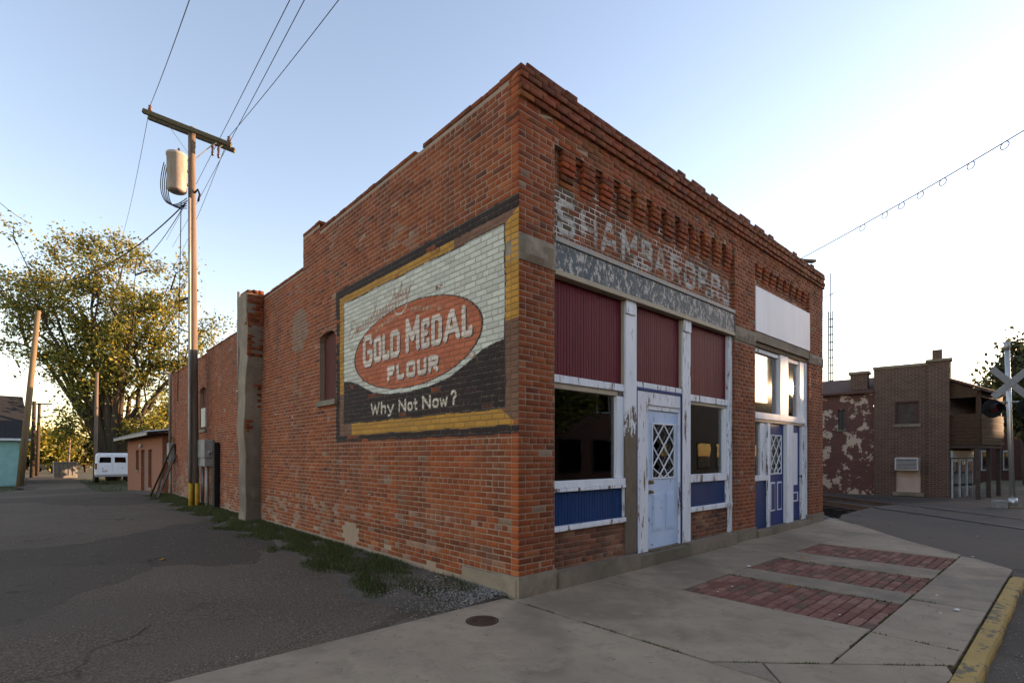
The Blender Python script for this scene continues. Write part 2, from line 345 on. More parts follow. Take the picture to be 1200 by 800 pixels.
# ================================================================== THE SETTING
def height_sheet(name, xs, ys, hf, mat, parent=None, label=None, kind='structure'):
    v = [(x, y, hf(x, y)) for y in ys for x in xs]; n = len(xs)
    f = [(j * n + i, j * n + i + 1, (j + 1) * n + i + 1, (j + 1) * n + i) for j in range(len(ys) - 1) for i in range(n - 1)]
    o = MB().add(v, f).build(name, mat, parent, smooth=True)
    if kind: o['kind'] = kind
    return o
gxs = [-900, -400, -150, -60, -30, -20, -14, -10, -6, -3, 0, 3, 6, 8, 9.6, 10.2, 10.8, 11.5, 13, 15, 18, 22, 26, 32, 40, 60, 120, 300, 900]
gys = [-900, -300, -120, -60, -30, -15, -8, -4, -2, 0, .1, .2, .3, .4, .5, 1, 2, 4, 8, 12, 16, 19, 20, 21.5, 23, 24.5, 26, 27.5, 29, 30.5, 32, 34, 40, 50, 70, 120, 300, 900]
height_sheet('ground', gxs, gys, lambda x, y: ground_h(x, y) - .14 - .2 * (sstep(-.3, -4, y)), M['grassy'])

# the asphalt lane beside the building, ragged along the grass
def lane_edge(y):
    return -.66 - .35 * math.exp(-((y - 1.2) / 1.3) ** 2) + .10 * math.sin(y * 1.3 + .7) + .07 * math.sin(y * 3.7) + .04 * math.sin(y * 9.1) - .35 * sstep(20, 26, y) - .6 * sstep(26, 34, y)
lys = [0.10 + .18 * i for i in range(90)] + [16.4 + .6 * i for i in range(72)]
def lane_left(y): return -9.5 + 4.9 * sstep(20, 36, y) + .2 * math.sin(y * 1.1)
vv = []; ff = []
NL = 26
for j, y in enumerate(lys):
    a, b = lane_left(y), lane_edge(y)
    for i in range(NL):
        u = i / (NL - 1); x = a + (b - a) * u
        z = ground_h(x, y) - .012 + .016 * math.sin(x * 1.9 + y * .7) * math.sin(y * .9 - x * .5) - (.03 if i == NL - 1 else 0)
        z -= .03 * math.exp(-((y - .1) / .12) ** 2)
        yy = y
        if j == 0: yy = .085 + .03 * math.sin(x * 2.1) + .018 * math.sin(x * 7.3)
        vv.append((x, yy, z))
for j in range(len(lys) - 1):
    for i in range(NL - 1):
        ff.append((j * NL + i, j * NL + i + 1, (j + 1) * NL + i + 1, (j + 1) * NL + i))
MB().add(vv, ff).build('lane', M['asphalt'], smooth=True, kind='structure')
height_sheet('lane_apron', [-60, -30, -14, -9.4], [-3.5, 0, 6, 14, 20, 30], lambda x, y: ground_h(x, y) - .03, M['asphalt'])
# bare dirt verge under the grass
height_sheet('verge', [-1.5 + .15 * i for i in range(11)], [.12 + .3 * i for i in range(100)],
             lambda x, y: ground_h(x, y) - .035 + .045 * sstep(-.8, -.15, x) + .012 * math.sin(x * 9) * math.sin(y * 5), M['dirt'])

# street asphalt (one sheet): the carriageway and the crossing approach
SW_END = [(10.45, .05), (7.63, -1.87), (6.5, -2.85), (5.75, -3.40)]
sxs = [-60, -20, -8, -4, -2, 0, 2, 3, 4, 4.6, 5.2, 5.8, 6.4, 7.2, 8, 9, 10, 11, 12, 13, 14, 15, 16, 18, 20, 22, 26, 40, 90, 160]
MB_ = MB()
vv = []; ff = []
for x in sxs:
    top = -3.52
    if x > 5.6:
        top = -3.40 + .25
        top = np.interp(x, [5.6, 6.5, 7.63, 10.45, 10.46], [-3.3, -2.75, -1.77, .12, .02])
    if x > 14: top = float(np.interp(x, [14, 16, 18, 20, 22, 26], [.04, -.5, -1.4, -3.2, -5.2, -6.0]))
    for k in range(9):
        u = k / 8; y = top + (-13.4 - top) * u
        z = road_h(x) - .012 - (.05 * sstep(.8, 1, u) if x < 30 else 0)
        vv.append((x, y, z))
for i in range(len(sxs) - 1):
    for k in range(8): ff.append((i * 9 + k, i * 9 + k + 1, (i + 1) * 9 + k + 1, (i + 1) * 9 + k))
MB_.add(vv, ff).build('street', M['asphalt_street'], smooth=True, kind='structure')
# paved corner by the brown building and the crossing post
MB().prism([(14.3, .1), (16.3, -.55), (18.3, -1.5), (20.2, -3.2), (22.2, -5.3), (30, -6.2), (30, 4), (20, 4)], -.34, -.10).build('corner_pavement', M['asphalt_street'], kind='structure')

# sidewalk: concrete slabs and brick inlays
side = empty('sidewalk', (0, 0, 0)); side['kind'] = 'structure'
MB().prism([(-12, .06), (9.6, .06), (9.8, -.3), (6.4, -2.75), (5.6, -3.36), (-12, -3.36)], -.16, -.05).build('bed', M['dirt'], side)
def slab(poly, mat='concrete', top=0.0):
    c = Vector((sum(p[0] for p in poly) / len(poly), sum(p[1] for p in poly) / len(poly)))
    q = []
    for i, p in enumerate(poly):                      # shrink by half a joint
        a = Vector(poly[i - 1]); b = Vector(p); d = Vector(poly[(i + 1) % len(poly)])
        n1 = (b - a).normalized(); n2 = (d - b).normalized(); n1 = Vector((-n1.y, n1.x)); n2 = Vector((-n2.y, n2.x))
        k = (n1 + n2); k = k / max(.4, k.dot(n1)) * .005
        s = 1 if (c - b).dot(k) > 0 else -1
        q.append((b.x + s * k.x * 1.4, b.y + s * k.y * 1.4))
    mb = MB().prism(q, -.10, top + random.uniform(-.003, .003))
    return mb.build('slab', M[mat], side, .005)
for pl, mt in [
    ([(-4.4, -3.40), (-.12, -3.40), (-.12, -2.17), (-.10, .115), (-4.4, .085)], 'concrete'),
    ([(-12, -3.40), (-4.4, -3.40), (-4.4, .085), (-12, .06)], 'concrete'),
    ([(-.12, -2.17), (.15, -2.43), (-.12, -2.66)], 'concrete_dark'),
    ([(-.12, -2.66), (.15, -2.43), (1.08, -3.34), (.9, -3.40), (-.12, -3.40)], 'concrete'),
    ([(-.10, -.0), (1.58, -.0), (1.58, -2.77), (.50, -2.77), (-.10, -2.17)], 'concrete'),
    ([(.50, -2.77), (1.50, -2.77), (1.50, -3.38), (1.12, -3.38)], 'concrete'),
    ([(1.50, -2.77), (3.0, -2.77), (3.0, -3.38), (1.5, -3.38)], 'concrete'),
    ([(3.0, -2.77), (4.62, -2.77), (4.62, -3.38), (3.0, -3.38)], 'concrete_dark'),
    ([(4.62, -2.77), (6.45, -2.77), (6.35, -2.95), (5.75, -3.38), (4.62, -3.38)], 'concrete'),
    ([(1.58, 0), (3.0, 0), (3.0, -.98), (1.58, -.98)], 'concrete'),
    ([(3.0, 0), (4.63, 0), (4.63, -.98), (3.0, -.98)], 'concrete_dark'),
    ([(4.63, 0), (6.1, 0), (6.1, -.98), (4.63, -.98)], 'concrete'),
    ([(6.1, 0), (8.0, 0), (8.0, -.98), (6.1, -.98)], 'concrete'),
    ([(8.0, 0), (9.55, 0), (9.62, .02), (10.35, .02), (8.97, -.98), (8.0, -.98)], 'concrete'),
    ([(2.72, -.98), (3.28, -.98), (3.28, -2.77), (2.72, -2.77)], 'concrete_dark'),
    ([(4.28, -.98), (4.98, -.98), (4.98, -2.77), (4.28, -2.77)], 'concrete'),
    ([(6.1, -.98), (8.97, -.98), (7.63, -1.87), (6.55, -2.77), (6.1, -2.77)], 'concrete'),
]: slab(pl, mt)
pav_m = []
for k, (c1, c2) in enumerate([((.25, .105, .078), (.17, .07, .052)), ((.21, .082, .062), (.14, .056, .044)), ((.30, .145, .11), (.21, .095, .072)), ((.17, .095, .066), (.10, .062, .044))]):
    pav_m.append(plain('paver_brick_%d' % k, c1, c2, 18, .88, bscale=70, bmp=.4, world=True))
pav_mesh = {}
def paver_mesh(w_, l_, k):
    key = (round(w_, 3), round(l_, 3), k)
    if key not in pav_mesh:
        me = bpy.data.meshes.new('paver'); b = .008; z0, z1 = -.05, 0
        a, c = w_ / 2, l_ / 2
        v = [(sx * a, sy * c, z0) for sx, sy in ((-1, -1), (1, -1), (1, 1), (-1, 1))] + [(sx * a, sy * c, z1 - b) for sx, sy in ((-1, -1), (1, -1), (1, 1), (-1, 1))] + [(sx * (a - b), sy * (c - b), z1) for sx, sy in ((-1, -1), (1, -1), (1, 1), (-1, 1))]
        f = [(i, (i + 1) % 4, 4 + (i + 1) % 4, 4 + i) for i in range(4)] + [(4 + i, 4 + (i + 1) % 4, 8 + (i + 1) % 4, 8 + i) for i in range(4)] + [(8, 9, 10, 11)]
        me.from_pydata(v, [], f); me.materials.append(pav_m[k]); pav_mesh[key] = me
    return pav_mesh[key]
for (x0, x1) in ((1.58, 2.72), (3.28, 4.28), (4.98, 6.1)):
    ncol = 17; cw = 1.79 / ncol
    for cidx in range(ncol):
        y = -2.77 + cw * (cidx + .5)
        nrow = 5; rw = (x1 - x0) / nrow
        cuts = [x0 + rw * i for i in range(nrow + 1)] if cidx % 2 == 0 else [x0] + [x0 + rw * (i + .5) for i in range(nrow)] + [x1]
        for a, b in zip(cuts[:-1], cuts[1:]):
            k = random.choices([0, 1, 2, 3], [5, 4, 3, 1.2 + (2.5 if y > -1.8 else 0)])[0]
            o = bpy.data.objects.new('paver', paver_mesh(b - a - .012, cw - .012, k))
            o.location = ((a + b) / 2, y, -.008 + random.uniform(-.004, .003)); o.rotation_euler = (random.uniform(-.012, .012), random.uniform(-.015, .015), random.uniform(-.02, .02))
            link(o, side)
# yellow kerb, broken at its end
mb = MB(); pts = []
nk = 120
for i in range(nk):
    x = -9 + (5.62 + 9) * i / (nk - 1); wob = .003 * math.sin(x * 5) + .003 * math.sin(x * 13.7)
    tp = .010 - .06 * sstep(4.9, 5.62, x)
    pts.append([(x, -3.40, -.2), (x, -3.40, tp - .004), (x, -3.41, tp), (x, -3.515 + wob, tp - .003), (x, -3.53 + wob, tp - .025), (x, -3.545 + wob, -.2)])
vv = [p for r in pts for p in r]; ff = [(i * 6 + k, (i + 1) * 6 + k, (i + 1) * 6 + k + 1, i * 6 + k + 1) for i in range(nk - 1) for k in range(5)] + [tuple((nk - 1) * 6 + k for k in range(6))[::-1], tuple(range(6))]
kb = mb.add(vv, ff).build('kerb', M['yellow']); tag(kb, 'yellow painted kerb between the sidewalk and the street', 'kerb')
# manhole / valve cover
mh = empty('manhole_cover', GR(565, 727), label='small round rusty iron cover set in the concrete before the corner', cat='manhole cover')
mb = MB(); mb.tube([(0, 0, -.03), (0, 0, .006)], .125, 28); mb.build('lid', M['iron'], mh, .003)
mb = MB()
for k in range(28):
    a0, a1 = 2 * math.pi * k / 28, 2 * math.pi * (k + 1) / 28
    mb.add([(r * math.cos(a), r * math.sin(a), z) for a in (a0, a1) for r, z in ((.131, .004), (.150, .004), (.150, -.03))], [(0, 1, 4, 3), (1, 2, 5, 4)])
mb.build('ring', M['iron'], mh)
mb = MB()
for i in range(-3, 4):
    for j in range(-3, 4):
        if math.hypot(i, j) < 3.4: mb.box(i * .032 - .009, i * .032 + .009, j * .032 - .009, j * .032 + .009, .0061, .009)
mb.build('tread', M['iron'], mh)

# ================================================================== BRICK BUILDING
FR_X = 9.52
bld = empty('brick_building', (0, 0, 0), label='old red brick corner storefront with a faded painted flour advertisement on its side wall', cat='building')
# ---- stroke lettering: strokes on a unit box, drawn as distances
LET = {
 'G': [[(1, .80), (1, .85), (.85, 1), (.15, 1), (0, .85), (0, .15), (.15, 0), (.85, 0), (1, .15), (1, .45), (.6, .45)]],
 'O': [[(.15, 0), (.85, 0), (1, .12), (1, .88), (.85, 1), (.15, 1), (0, .88), (0, .12), (.15, 0)]],
 'L': [[(0, 1), (0, 0), (1, 0), (1, .16)]], 'D': [[(0, 0), (0, 1), (.8, 1), (1, .85), (1, .15), (.8, 0), (0, 0)]],
 'M': [[(0, 0), (0, 1), (.5, .35), (1, 1), (1, 0)]], 'E': [[(1, .84), (1, 1), (0, 1), (0, 0), (1, 0), (1, .16)], [(0, .52), (.7, .52)]],
 'A': [[(0, 0), (.42, 1), (.58, 1), (1, 0)], [(.2, .33), (.8, .33)]], 'F': [[(1, .84), (1, 1), (0, 1), (0, 0)], [(0, .52), (.7, .52)]],
 'U': [[(0, 1), (0, .12), (.15, 0), (.85, 0), (1, .12), (1, 1)]], 'R': [[(0, 0), (0, 1), (.8, 1), (1, .88), (1, .6), (.8, .48), (0, .48)], [(.55, .48), (1, 0)]],
 'W': [[(0, 1), (.25, 0), (.5, .8), (.75, 0), (1, 1)]], 'S': [[(1, .8), (.85, 1), (.15, 1), (0, .85), (0, .62), (.2, .5), (.8, .48), (1, .36), (1, .14), (.85, 0), (.15, 0), (0, .18)]],
 'H': [[(0, 0), (0, 1)], [(1, 0), (1, 1)], [(0, .5), (1, .5)]], 'B': [[(0, 0), (0, 1), (.8, 1), (1, .88), (1, .62), (.8, .52), (0, .52)], [(.8, .52), (1, .4), (1, .12), (.8, 0), (0, 0)]],
 'N': [[(0, 0), (0, 1), (1, 0), (1, 1)]], 'C': [[(1, .8), (.85, 1), (.15, 1), (0, .85), (0, .15), (.15, 0), (.85, 0), (1, .2)]],
 'Y': [[(0, 1), (.5, .5), (1, 1)], [(.5, .5), (.5, 0)]], 'h': [[(0, 0), (0, 1)], [(0, .5), (.35, .62), (.85, .62), (1, .5), (1, 0)]],
 'y': [[(0, .62), (.5, 0)], [(1, .62), (.4, -.22), (.1, -.28)]], 'o': [[(.2, 0), (.8, 0), (1, .15), (1, .47), (.8, .62), (.2, .62), (0, .47), (0, .15), (.2, 0)]],
 't': [[(.45, .95), (.45, .1), (.65, 0), (1, .03)], [(0, .62), (1, .62)]], 'w': [[(0, .62), (.25, 0), (.5, .5), (.75, 0), (1, .62)]],
 '?': [[(0, .8), (.2, 1), (.8, 1), (1, .85), (1, .65), (.5, .45), (.5, .25)], [(.5, .03), (.5, .06)]], '-': [[(0, .5), (1, .5)]], "'": [[(.5, 1), (.4, .75)]],
}
def seg_d(P, a, b):
    a = np.array(a, float); b = np.array(b, float); d = b - a; L = (d * d).sum()
    t = np.clip(((P - a) @ d) / L, 0, 1) if L > 0 else np.zeros(len(P))
    return np.hypot(*(P - (a + t[:, None] * d)).T)
def letter_d(P, ch, x0, x1, z0, z1, th, best):
    ix = (P[:, 0] > x0 - .1) & (P[:, 0] < x1 + .1) & (P[:, 1] > z0 - .15) & (P[:, 1] < z1 + .1)
    if not ix.any(): return
    Q = P[ix]; h = th / 2; b = best[ix]
    for st in LET[ch]:
        pts = [(x0 + h + u * (x1 - x0 - th), z0 + h + v * (z1 - z0 - th)) for u, v in st]
        for a, c in zip(pts[:-1], pts[1:]): b = np.minimum(b, seg_d(Q, a, c) - h)
    best[ix] = b
# advertisement, coordinates: s = -Y (rightwards), z
WORDS = [('G', 3.55, 3.25, 2.86, 3.34, .078), ('O', 3.20, 2.97, 2.89, 3.27, .072), ('L', 2.93, 2.73, 2.89, 3.27, .072), ('D', 2.70, 2.44, 2.89, 3.27, .072),
         ('M', 2.28, 1.93, 2.90, 3.37, .078), ('E', 1.88, 1.69, 2.90, 3.28, .068), ('D', 1.64, 1.41, 2.90, 3.28, .070), ('A', 1.37, 1.03, 2.90, 3.28, .072), ('L', .99, .79, 2.90, 3.28, .068),
         ('F', 2.79, 2.58, 2.56, 2.78, .058), ('L', 2.52, 2.33, 2.56, 2.78, .056), ('O', 2.26, 2.03, 2.56, 2.78, .058), ('U', 1.98, 1.76, 2.56, 2.78, .058), ('R', 1.71, 1.49, 2.56, 2.78, .056)]
WHY = [('W', 3.30, 3.02, 2.10, 2.29, .034), ('h', 2.98, 2.83, 2.10, 2.29, .034), ('y', 2.79, 2.60, 2.10, 2.29, .032), ('N', 2.47, 2.27, 2.10, 2.28, .036), ('o', 2.23, 2.10, 2.10, 2.28, .034), ('t', 2.08, 1.98, 2.10, 2.27, .032),
       ('N', 1.86, 1.66, 2.10, 2.28, .036), ('o', 1.62, 1.48, 2.10, 2.28, .034), ('w', 1.46, 1.28, 2.10, 2.28, .032), ('?', 1.22, 1.10, 2.10, 2.29, .032)]
SMALL = 'WASHBURN - CROSBY\'S'
def sign_paint(P):
    """P: (n,2) of (Y, z) -> rgba, alpha = soundness of the paint"""
    n = len(P); Y, Z = P[:, 0], P[:, 1]
    wob = .008 * np.sin(Y * 5.1 + Z * 2) + .004 * np.sin(Y * 13 + 1) ; wz = .005 * np.sin(Z * 6 + Y) + .003 * np.sin(Z * 17)
    col = np.zeros((n, 4)); col[:, :3] = (.02, .018, .018); col[:, 3] = 0
    Yw, Zw = Y + wz, Z + wob * .6
    BL = np.array((.020, .018, .018)); GOLD = np.array((.50, .245, .045)); BRN = np.array((.19, .095, .062)); WHT = np.array((.60, .60, .52)); RED = np.array((.52, .14, .068)); CR = np.array((.72, .61, .52))
    outer = (Yw > -.5) & (Yw < 4.55) & (Zw > 1.72) & (Zw < 4.27)
    col[outer, :3] = BL; col[outer, 3] = .72
    gold = (Yw < 4.40) & (Zw > 1.82) & (Zw < 4.12)
    dR = Yw - 0.0; dL = 4.40 - Yw; dB = Zw - 1.82; dT = 4.12 - Zw
    gt = np.minimum(np.minimum(dR * .92, dL), np.minimum(dB, dT))
    side_ = np.argmin(np.stack([dR * .62, dL * .7, dB, dT * 1.05]), 0)
    gc = np.where(side_[:, None] == 3, np.where((Y > 1.15)[:, None], GOLD, BRN * 1.1), np.where(side_[:, None] == 0, np.where((Z > 2.95)[:, None], GOLD * 1.08, BRN), np.where(side_[:, None] == 2, np.where((Y < 3.95)[:, None], GOLD, BRN), np.where((Z > 2.5)[:, None], GOLD * .95, BRN))))
    col[gold, :3] = gc[gold]; col[gold, 3] = .93
    inner = (Yw > .225) & (Yw < 4.235) & (Zw > 2.02) & (Zw < 4.0)
    edge = gold & (Yw > .205) & (Yw < 4.25) & (Zw > 2.005) & (Zw < 4.015) & ~inner
    col[edge, :3] = (.04, .03, .025)
    wave = np.interp(Y, [.2, .36, .6, .9, 1.24, 1.7, 2.25, 2.8, 3.2, 3.5, 3.75, 4.0, 4.3], [2.76, 2.75, 2.705, 2.58, 2.46, 2.39, 2.37, 2.385, 2.44, 2.54, 2.63, 2.69, 2.71])
    blk = inner & (Z < wave); col[inner, :3] = WHT; col[inner, 3] = .93
    col[blk, :3] = BL; col[blk, 3] = .90
    er = np.hypot((Y - 2.22) / 1.60, (Z - 3.005) / .57)
    halo = (er < 1.09) & (Z < 2.9) & inner & blk; col[halo, :3] = WHT
    # faded script above the oval
    s = -Y; ps = np.stack([s, Z], 1)
    script = []
    x0s, x1s, zs0, zs1 = -4.08, -2.20, 3.36, 3.66
    def sc(u, v): return (x0s + (x1s - x0s) * u + .10 * v, zs0 + (zs1 - zs0) * u + v * .27)
    E_ = [(.085, .85), (.05, 1.05), (.01, .9), (.02, .68), (.06, .62), (.01, .5), (.0, .2), (.03, 0), (.08, .1), (.11, .3)]
    script.append([sc(*p) for p in E_])
    cur = [(.11, .3)]
    for k, (a, hgt) in enumerate(zip(np.linspace(.14, .93, 17), [.5, .45, .5, .5, .45, .5, 1.0, .5, .5, .45, .5, .5, 1.05, .5, 1.05, .5, .5])):
        cur += [(a - .008, 0.06), (a + .014, hgt), (a + .026, hgt * .8), (a + .022, .0)]
    script.append([sc(*p) for p in cur]); script.append([sc(.93, .5), sc(.97, .0), sc(1.0, .55), sc(.985, -.45), sc(.93, -.62), sc(.86, -.5), sc(.82, -.3)])
    bd = np.full(n, 9.)
    ix = (Y > 2.0) & (Y < 4.25) & (Z > 3.1) & (Z < 4.05)
    for st in script:
        for a, b in zip(st[:-1], st[1:]): bd[ix] = np.minimum(bd[ix], seg_d(ps[ix], a, b) - .011)
    m_ = bd < 0; col[m_, :3] = (.43, .27, .21)
    ell = er < 1.0; ring = (er < 1.022) & ~ell & inner
    col[ring, :3] = BL * 1.4; col[ell, :3] = RED; col[ell, 3] = .93
    ms = m_ & ell; col[ms, :3] = CR
    # small arched words
    bd = np.full(n, 9.)
    for i, ch in enumerate(SMALL):
        if ch == ' ': continue
        u = i / (len(SMALL) - 1); yc = 3.13 - 1.66 * u; zc = 3.345 + .105 * (1 - (2 * u - 1) ** 2) - .02 * u
        letter_d(ps, ch, -yc - .032, -yc + .032, zc, zc + .062, .014, bd)
    m_ = bd < 0; col[m_, :3] = (.56, .36, .25)
    # the big words with a dark drop shade
    bd = np.full(n, 9.); sh = np.full(n, 9.)
    p2 = ps + np.array((-.026, .020))
    for ch, y0, y1, z0, z1, th in WORDS:
        letter_d(ps, ch, -y0, -y1, z0, z1, th, bd); letter_d(p2, ch, -y0, -y1, z0, z1, th, sh)
    m_ = sh < 0; col[m_, :3] = (.055, .028, .022)
    m_ = bd < .004; col[m_, :3] = CR; col[m_, 3] = .93
    bd = np.full(n, 9.)
    for ch, y0, y1, z0, z1, th in WHY: letter_d(ps, ch, -y0, -y1, z0, z1, th, bd)
    m_ = bd < 0; col[m_, :3] = (.66, .56, .46); col[m_, 3] = .93
    return col
GH = [('S', .66, .98), ('H', 1.08, 1.40), ('A', 1.46, 1.82), ('M', 1.90, 2.25), ('B', 2.36, 2.62), ('A', 2.68, 3.00), ('R', 3.10, 3.40), ('G', 3.48, 3.82), ('E', 3.92, 4.20), ('R', 4.33, 4.64), ('S', 4.72, 4.98)]
def ghost_paint(P):
    n = len(P); X, Z = P[:, 0], P[:, 1]
    col = np.zeros((n, 4)); col[:, :3] = (.46, .45, .43)
    bd = np.full(n, 9.)
    for ch, a, b in GH: letter_d(P, ch, a, b, 4.05, 4.46, .075, bd)
    m = bd < 0
    fade = .075 * np.sin(X * 3.3 + .5) + .06 * np.sin(X * 9.1 + Z * 11) + .05 * np.sin(X * 23 - Z * 31)
    col[m, 3] = (.63 + .7 * fade)[m]
    hal = (~m) & (bd < .20); col[hal, :3] = (.10, .075, .06); col[hal, 3] = (.48 + fade)[hal]
    blot = np.hypot((X - .80) / .24, (Z - 4.32) / .34) < 1; q = blot & ~m; col[q, :3] = (.10, .078, .055); col[q, 3] = .62
    q = blot & m; col[q, 3] = (.66 + .5 * fade)[q]
    col[:, 3] *= (X < 5.08) * (Z < 4.66)
    return col

# ---- brick factory
BR_COL = [((.335, .070, .017), 12), ((.30, .061, .015), 9), ((.365, .082, .020), 6), ((.26, .052, .015), 3.5), ((.20, .042, .017), 1.2), ((.13, .034, .018), .45), ((.385, .11, .036), 1.2), ((.30, .20, .14), .25)]
BR_DUSK = [((.22, .078, .046), 6), ((.28, .10, .055), 5), ((.17, .062, .04), 5), ((.12, .05, .036), 3), ((.33, .17, .10), 2), ((.07, .04, .033), 1)]
def pick(tab): return random.choices([c for c, _ in tab], [w_ for _, w_ in tab])[0]
CAMV = np.array((CX, CY, CH))
class Bricks:
    def __init__(s): s.items = []                    # (verts 12x3, brkcolor, pntrgba(12x4), center, normal, size)
bricks = []           # plain bricks: verts, colour, paint
fine = dict(v=[], f=[], b=[], p=[])                  # painted sign bricks
ghost = dict(v=[], f=[], b=[], p=[])
def add_brick(o, u, nrm, u0, u1, z0, z1, d, col, paint=None, jit=.0018, back=.0, rough=.0):
    """o origin on the mortar plane, u along, nrm outward; brick from -back to d proud"""
    o = np.array(o, float); u = np.array(u, float); nrm = np.array(nrm, float)
    b = .0035
    def P(a, z, k): return o + u * a + nrm * k + np.array((0, 0, z))
    q = []
    for k, e in ((-back - .004, 0), (d - b * .9, 0), (d, b)):
        for (a, z) in ((u0 + e, z0 + e), (u1 - e, z0 + e), (u1 - e, z1 - e), (u0 + e, z1 - e)): q.append(P(a, z, k))
    q = np.array(q); q[4:] += RNG.uniform(-jit, jit, (8, 3))
    if rough: q[8:] += nrm * RNG.uniform(-rough, rough, (4, 1))
    flip = np.cross(u, (0, 0, 1)) @ nrm < 0
    bricks.append((q, col, paint, P((u0 + u1) / 2, (z0 + z1) / 2, d), nrm, (u1 - u0) * (z1 - z0), flip))
def add_fine(store, o, u, nrm, u0, u1, z0, z1, d, col, paintf, step):
    o = np.array(o, float); u = np.array(u, float); nrm = np.array(nrm, float)
    nu = max(2, int((u1 - u0) / step) + 1); nz = max(2, int((z1 - z0) / step) + 1)
    us = np.concatenate([[u0], np.linspace(u0 + .0045, u1 - .0045, nu), [u1]]); zs = np.concatenate([[z0], np.linspace(z0 + .0045, z1 - .0045, nz), [z1]])
    U, Z = np.meshgrid(us, zs); k = np.full(U.shape, d); k[0, :] = k[-1, :] = -.004; k[:, 0] = k[:, -1] = -.004
    k = k + RNG.uniform(-.0007, .0007, k.shape) + (U - u0) * RNG.uniform(-.008, .008)
    pts = o + U[..., None] * u + k[..., None] * nrm + Z[..., None] * np.array((0, 0, 1.))
    base = sum(len(x) for x in store['v']); w_ = len(us)
    i, j = np.meshgrid(np.arange(w_ - 1), np.arange(len(zs) - 1)); a = (j * w_ + i).ravel() + base
    f = np.stack([a, a + 1, a + w_ + 1, a + w_], 1)
    if np.cross(u, (0, 0, 1)) @ nrm < 0: f = f[:, ::-1]
    store['v'].append(pts.reshape(-1, 3)); store['f'].append(f); store['b'].append(np.tile((*col, 1), (U.size, 1)))
    pp = paintf(np.stack([U.ravel(), Z.ravel()], 1)); pp[:, :3] *= random.uniform(.80, 1.08)
    if random.random() < .07: pp[:, 3] -= random.uniform(.15, .42)
    store['p'].append(pp)
PITCH = .0676
def brick_field(o, u, nrm, zlo, zhi, intervals, d=.003, tab=BR_COL, fine_rect=None, store=None, paintf=None, step=.011, L=.205, start=0, tint=None, skip=None):
    n0 = int(round(zlo / PITCH)); row = n0
    while row * PITCH + .02 < zhi:
        z0 = row * PITCH + .0045; z1 = (row + 1) * PITCH - .0045
        if z0 < zlo - .035: row += 1; continue
        for a, b in intervals((z0 + z1) / 2):
            header = (row % 7 == 3); l = L * .52 if header else L
            x = a - (0 if row % 2 else l / 2) - start
            while x < b - .01:
                e0 = max(a, x); e1 = min(b, x + l); x += l
                if e1 - e0 < .03: continue
                uu, zz = (e0 + e1) / 2, (z0 + z1) / 2
                if skip and skip(uu, zz): continue
                col = pick(tab); g = random.uniform(.70, .92); col = tuple(c * g for c in col)
                if tint: col = tint(uu, zz, col)
                dd = d + random.uniform(-.0018, .0022)
                if fine_rect and fine_rect[0] < e1 and fine_rect[1] > e0 and fine_rect[2] < z1 and fine_rect[3] > z0:
                    add_fine(store, o, u, nrm, e0 + .0045, e1 - .0045, z0, z1, dd, col, paintf, step)
                else: add_brick(o, u, nrm, e0 + .005, e1 - .005, z0, z1, dd, col)
        row += 1
def vnoise(x, y, s=0):
    return (math.sin(x * 1.7 + s) * math.cos(y * 2.3 - s) + .6 * math.sin(x * 3.9 - y * 2.1 + s * 2) + .4 * math.sin(x * 7.7 + y * 6.1 + s)) / 2

# side wall (X = 0, facing -X). u = Y
def side_top(y):
    if y < 5.25: return 5.52
    if y < 6.05: return 5.66
    if y < 8.5: return 5.03
    if y < 9.2: return 5.0
    if y < 10.6: return 4.90
    if y < 14: return 4.60
    return 4.52
W1 = (4.56, 5.26, 2.46); W1S = 3.52                  # arched window: y0, y1, sill; spring
def arch_top(y, y0, y1, spring, rise=.16):
    t = (y - (y0 + y1) / 2) / ((y1 - y0) / 2); return spring + rise * max(0, 1 - t * t) ** .5
W2 = (13.9, 14.75, 2.3); W2S = 3.45
def side_iv(z):
    pts = [(.115, 8.62), (9.12, 20.2)]
    segs = []
    for a, b in pts:
        # clip by the stepped roof line
        y = a; cur = None
        brk = sorted({a, b} | {q for q in (5.25, 6.05, 8.5, 9.2, 10.6, 14) if a < q < b})
        for p, q in zip(brk[:-1], brk[1:]):
            if z < side_top((p + q) / 2) - .02:
                if segs and abs(segs[-1][1] - p) < 1e-6: segs[-1] = (segs[-1][0], q)
                else: segs.append((p, q))
    out = []
    for a, b in segs:
        holes = []
        for (y0, y1, sl_), sp in ((W1, W1S), (W2, W2S)):
            if sl_ - .10 < z < sp: holes.append((y0, y1))
            elif sp <= z < sp + .16:
                h = (y1 - y0) / 2 * math.sqrt(max(0, 1 - ((z - sp) / .16) ** 2)); holes.append(((y0 + y1) / 2 - h, (y0 + y1) / 2 + h))
        cur = a
        for h0, h1 in sorted(holes):
            if h0 >= b or h1 <= a: continue
            if h0 - cur > .03: out.append((cur, h0))
            cur = h1
        if b - cur > .03: out.append((cur, b))
    return out
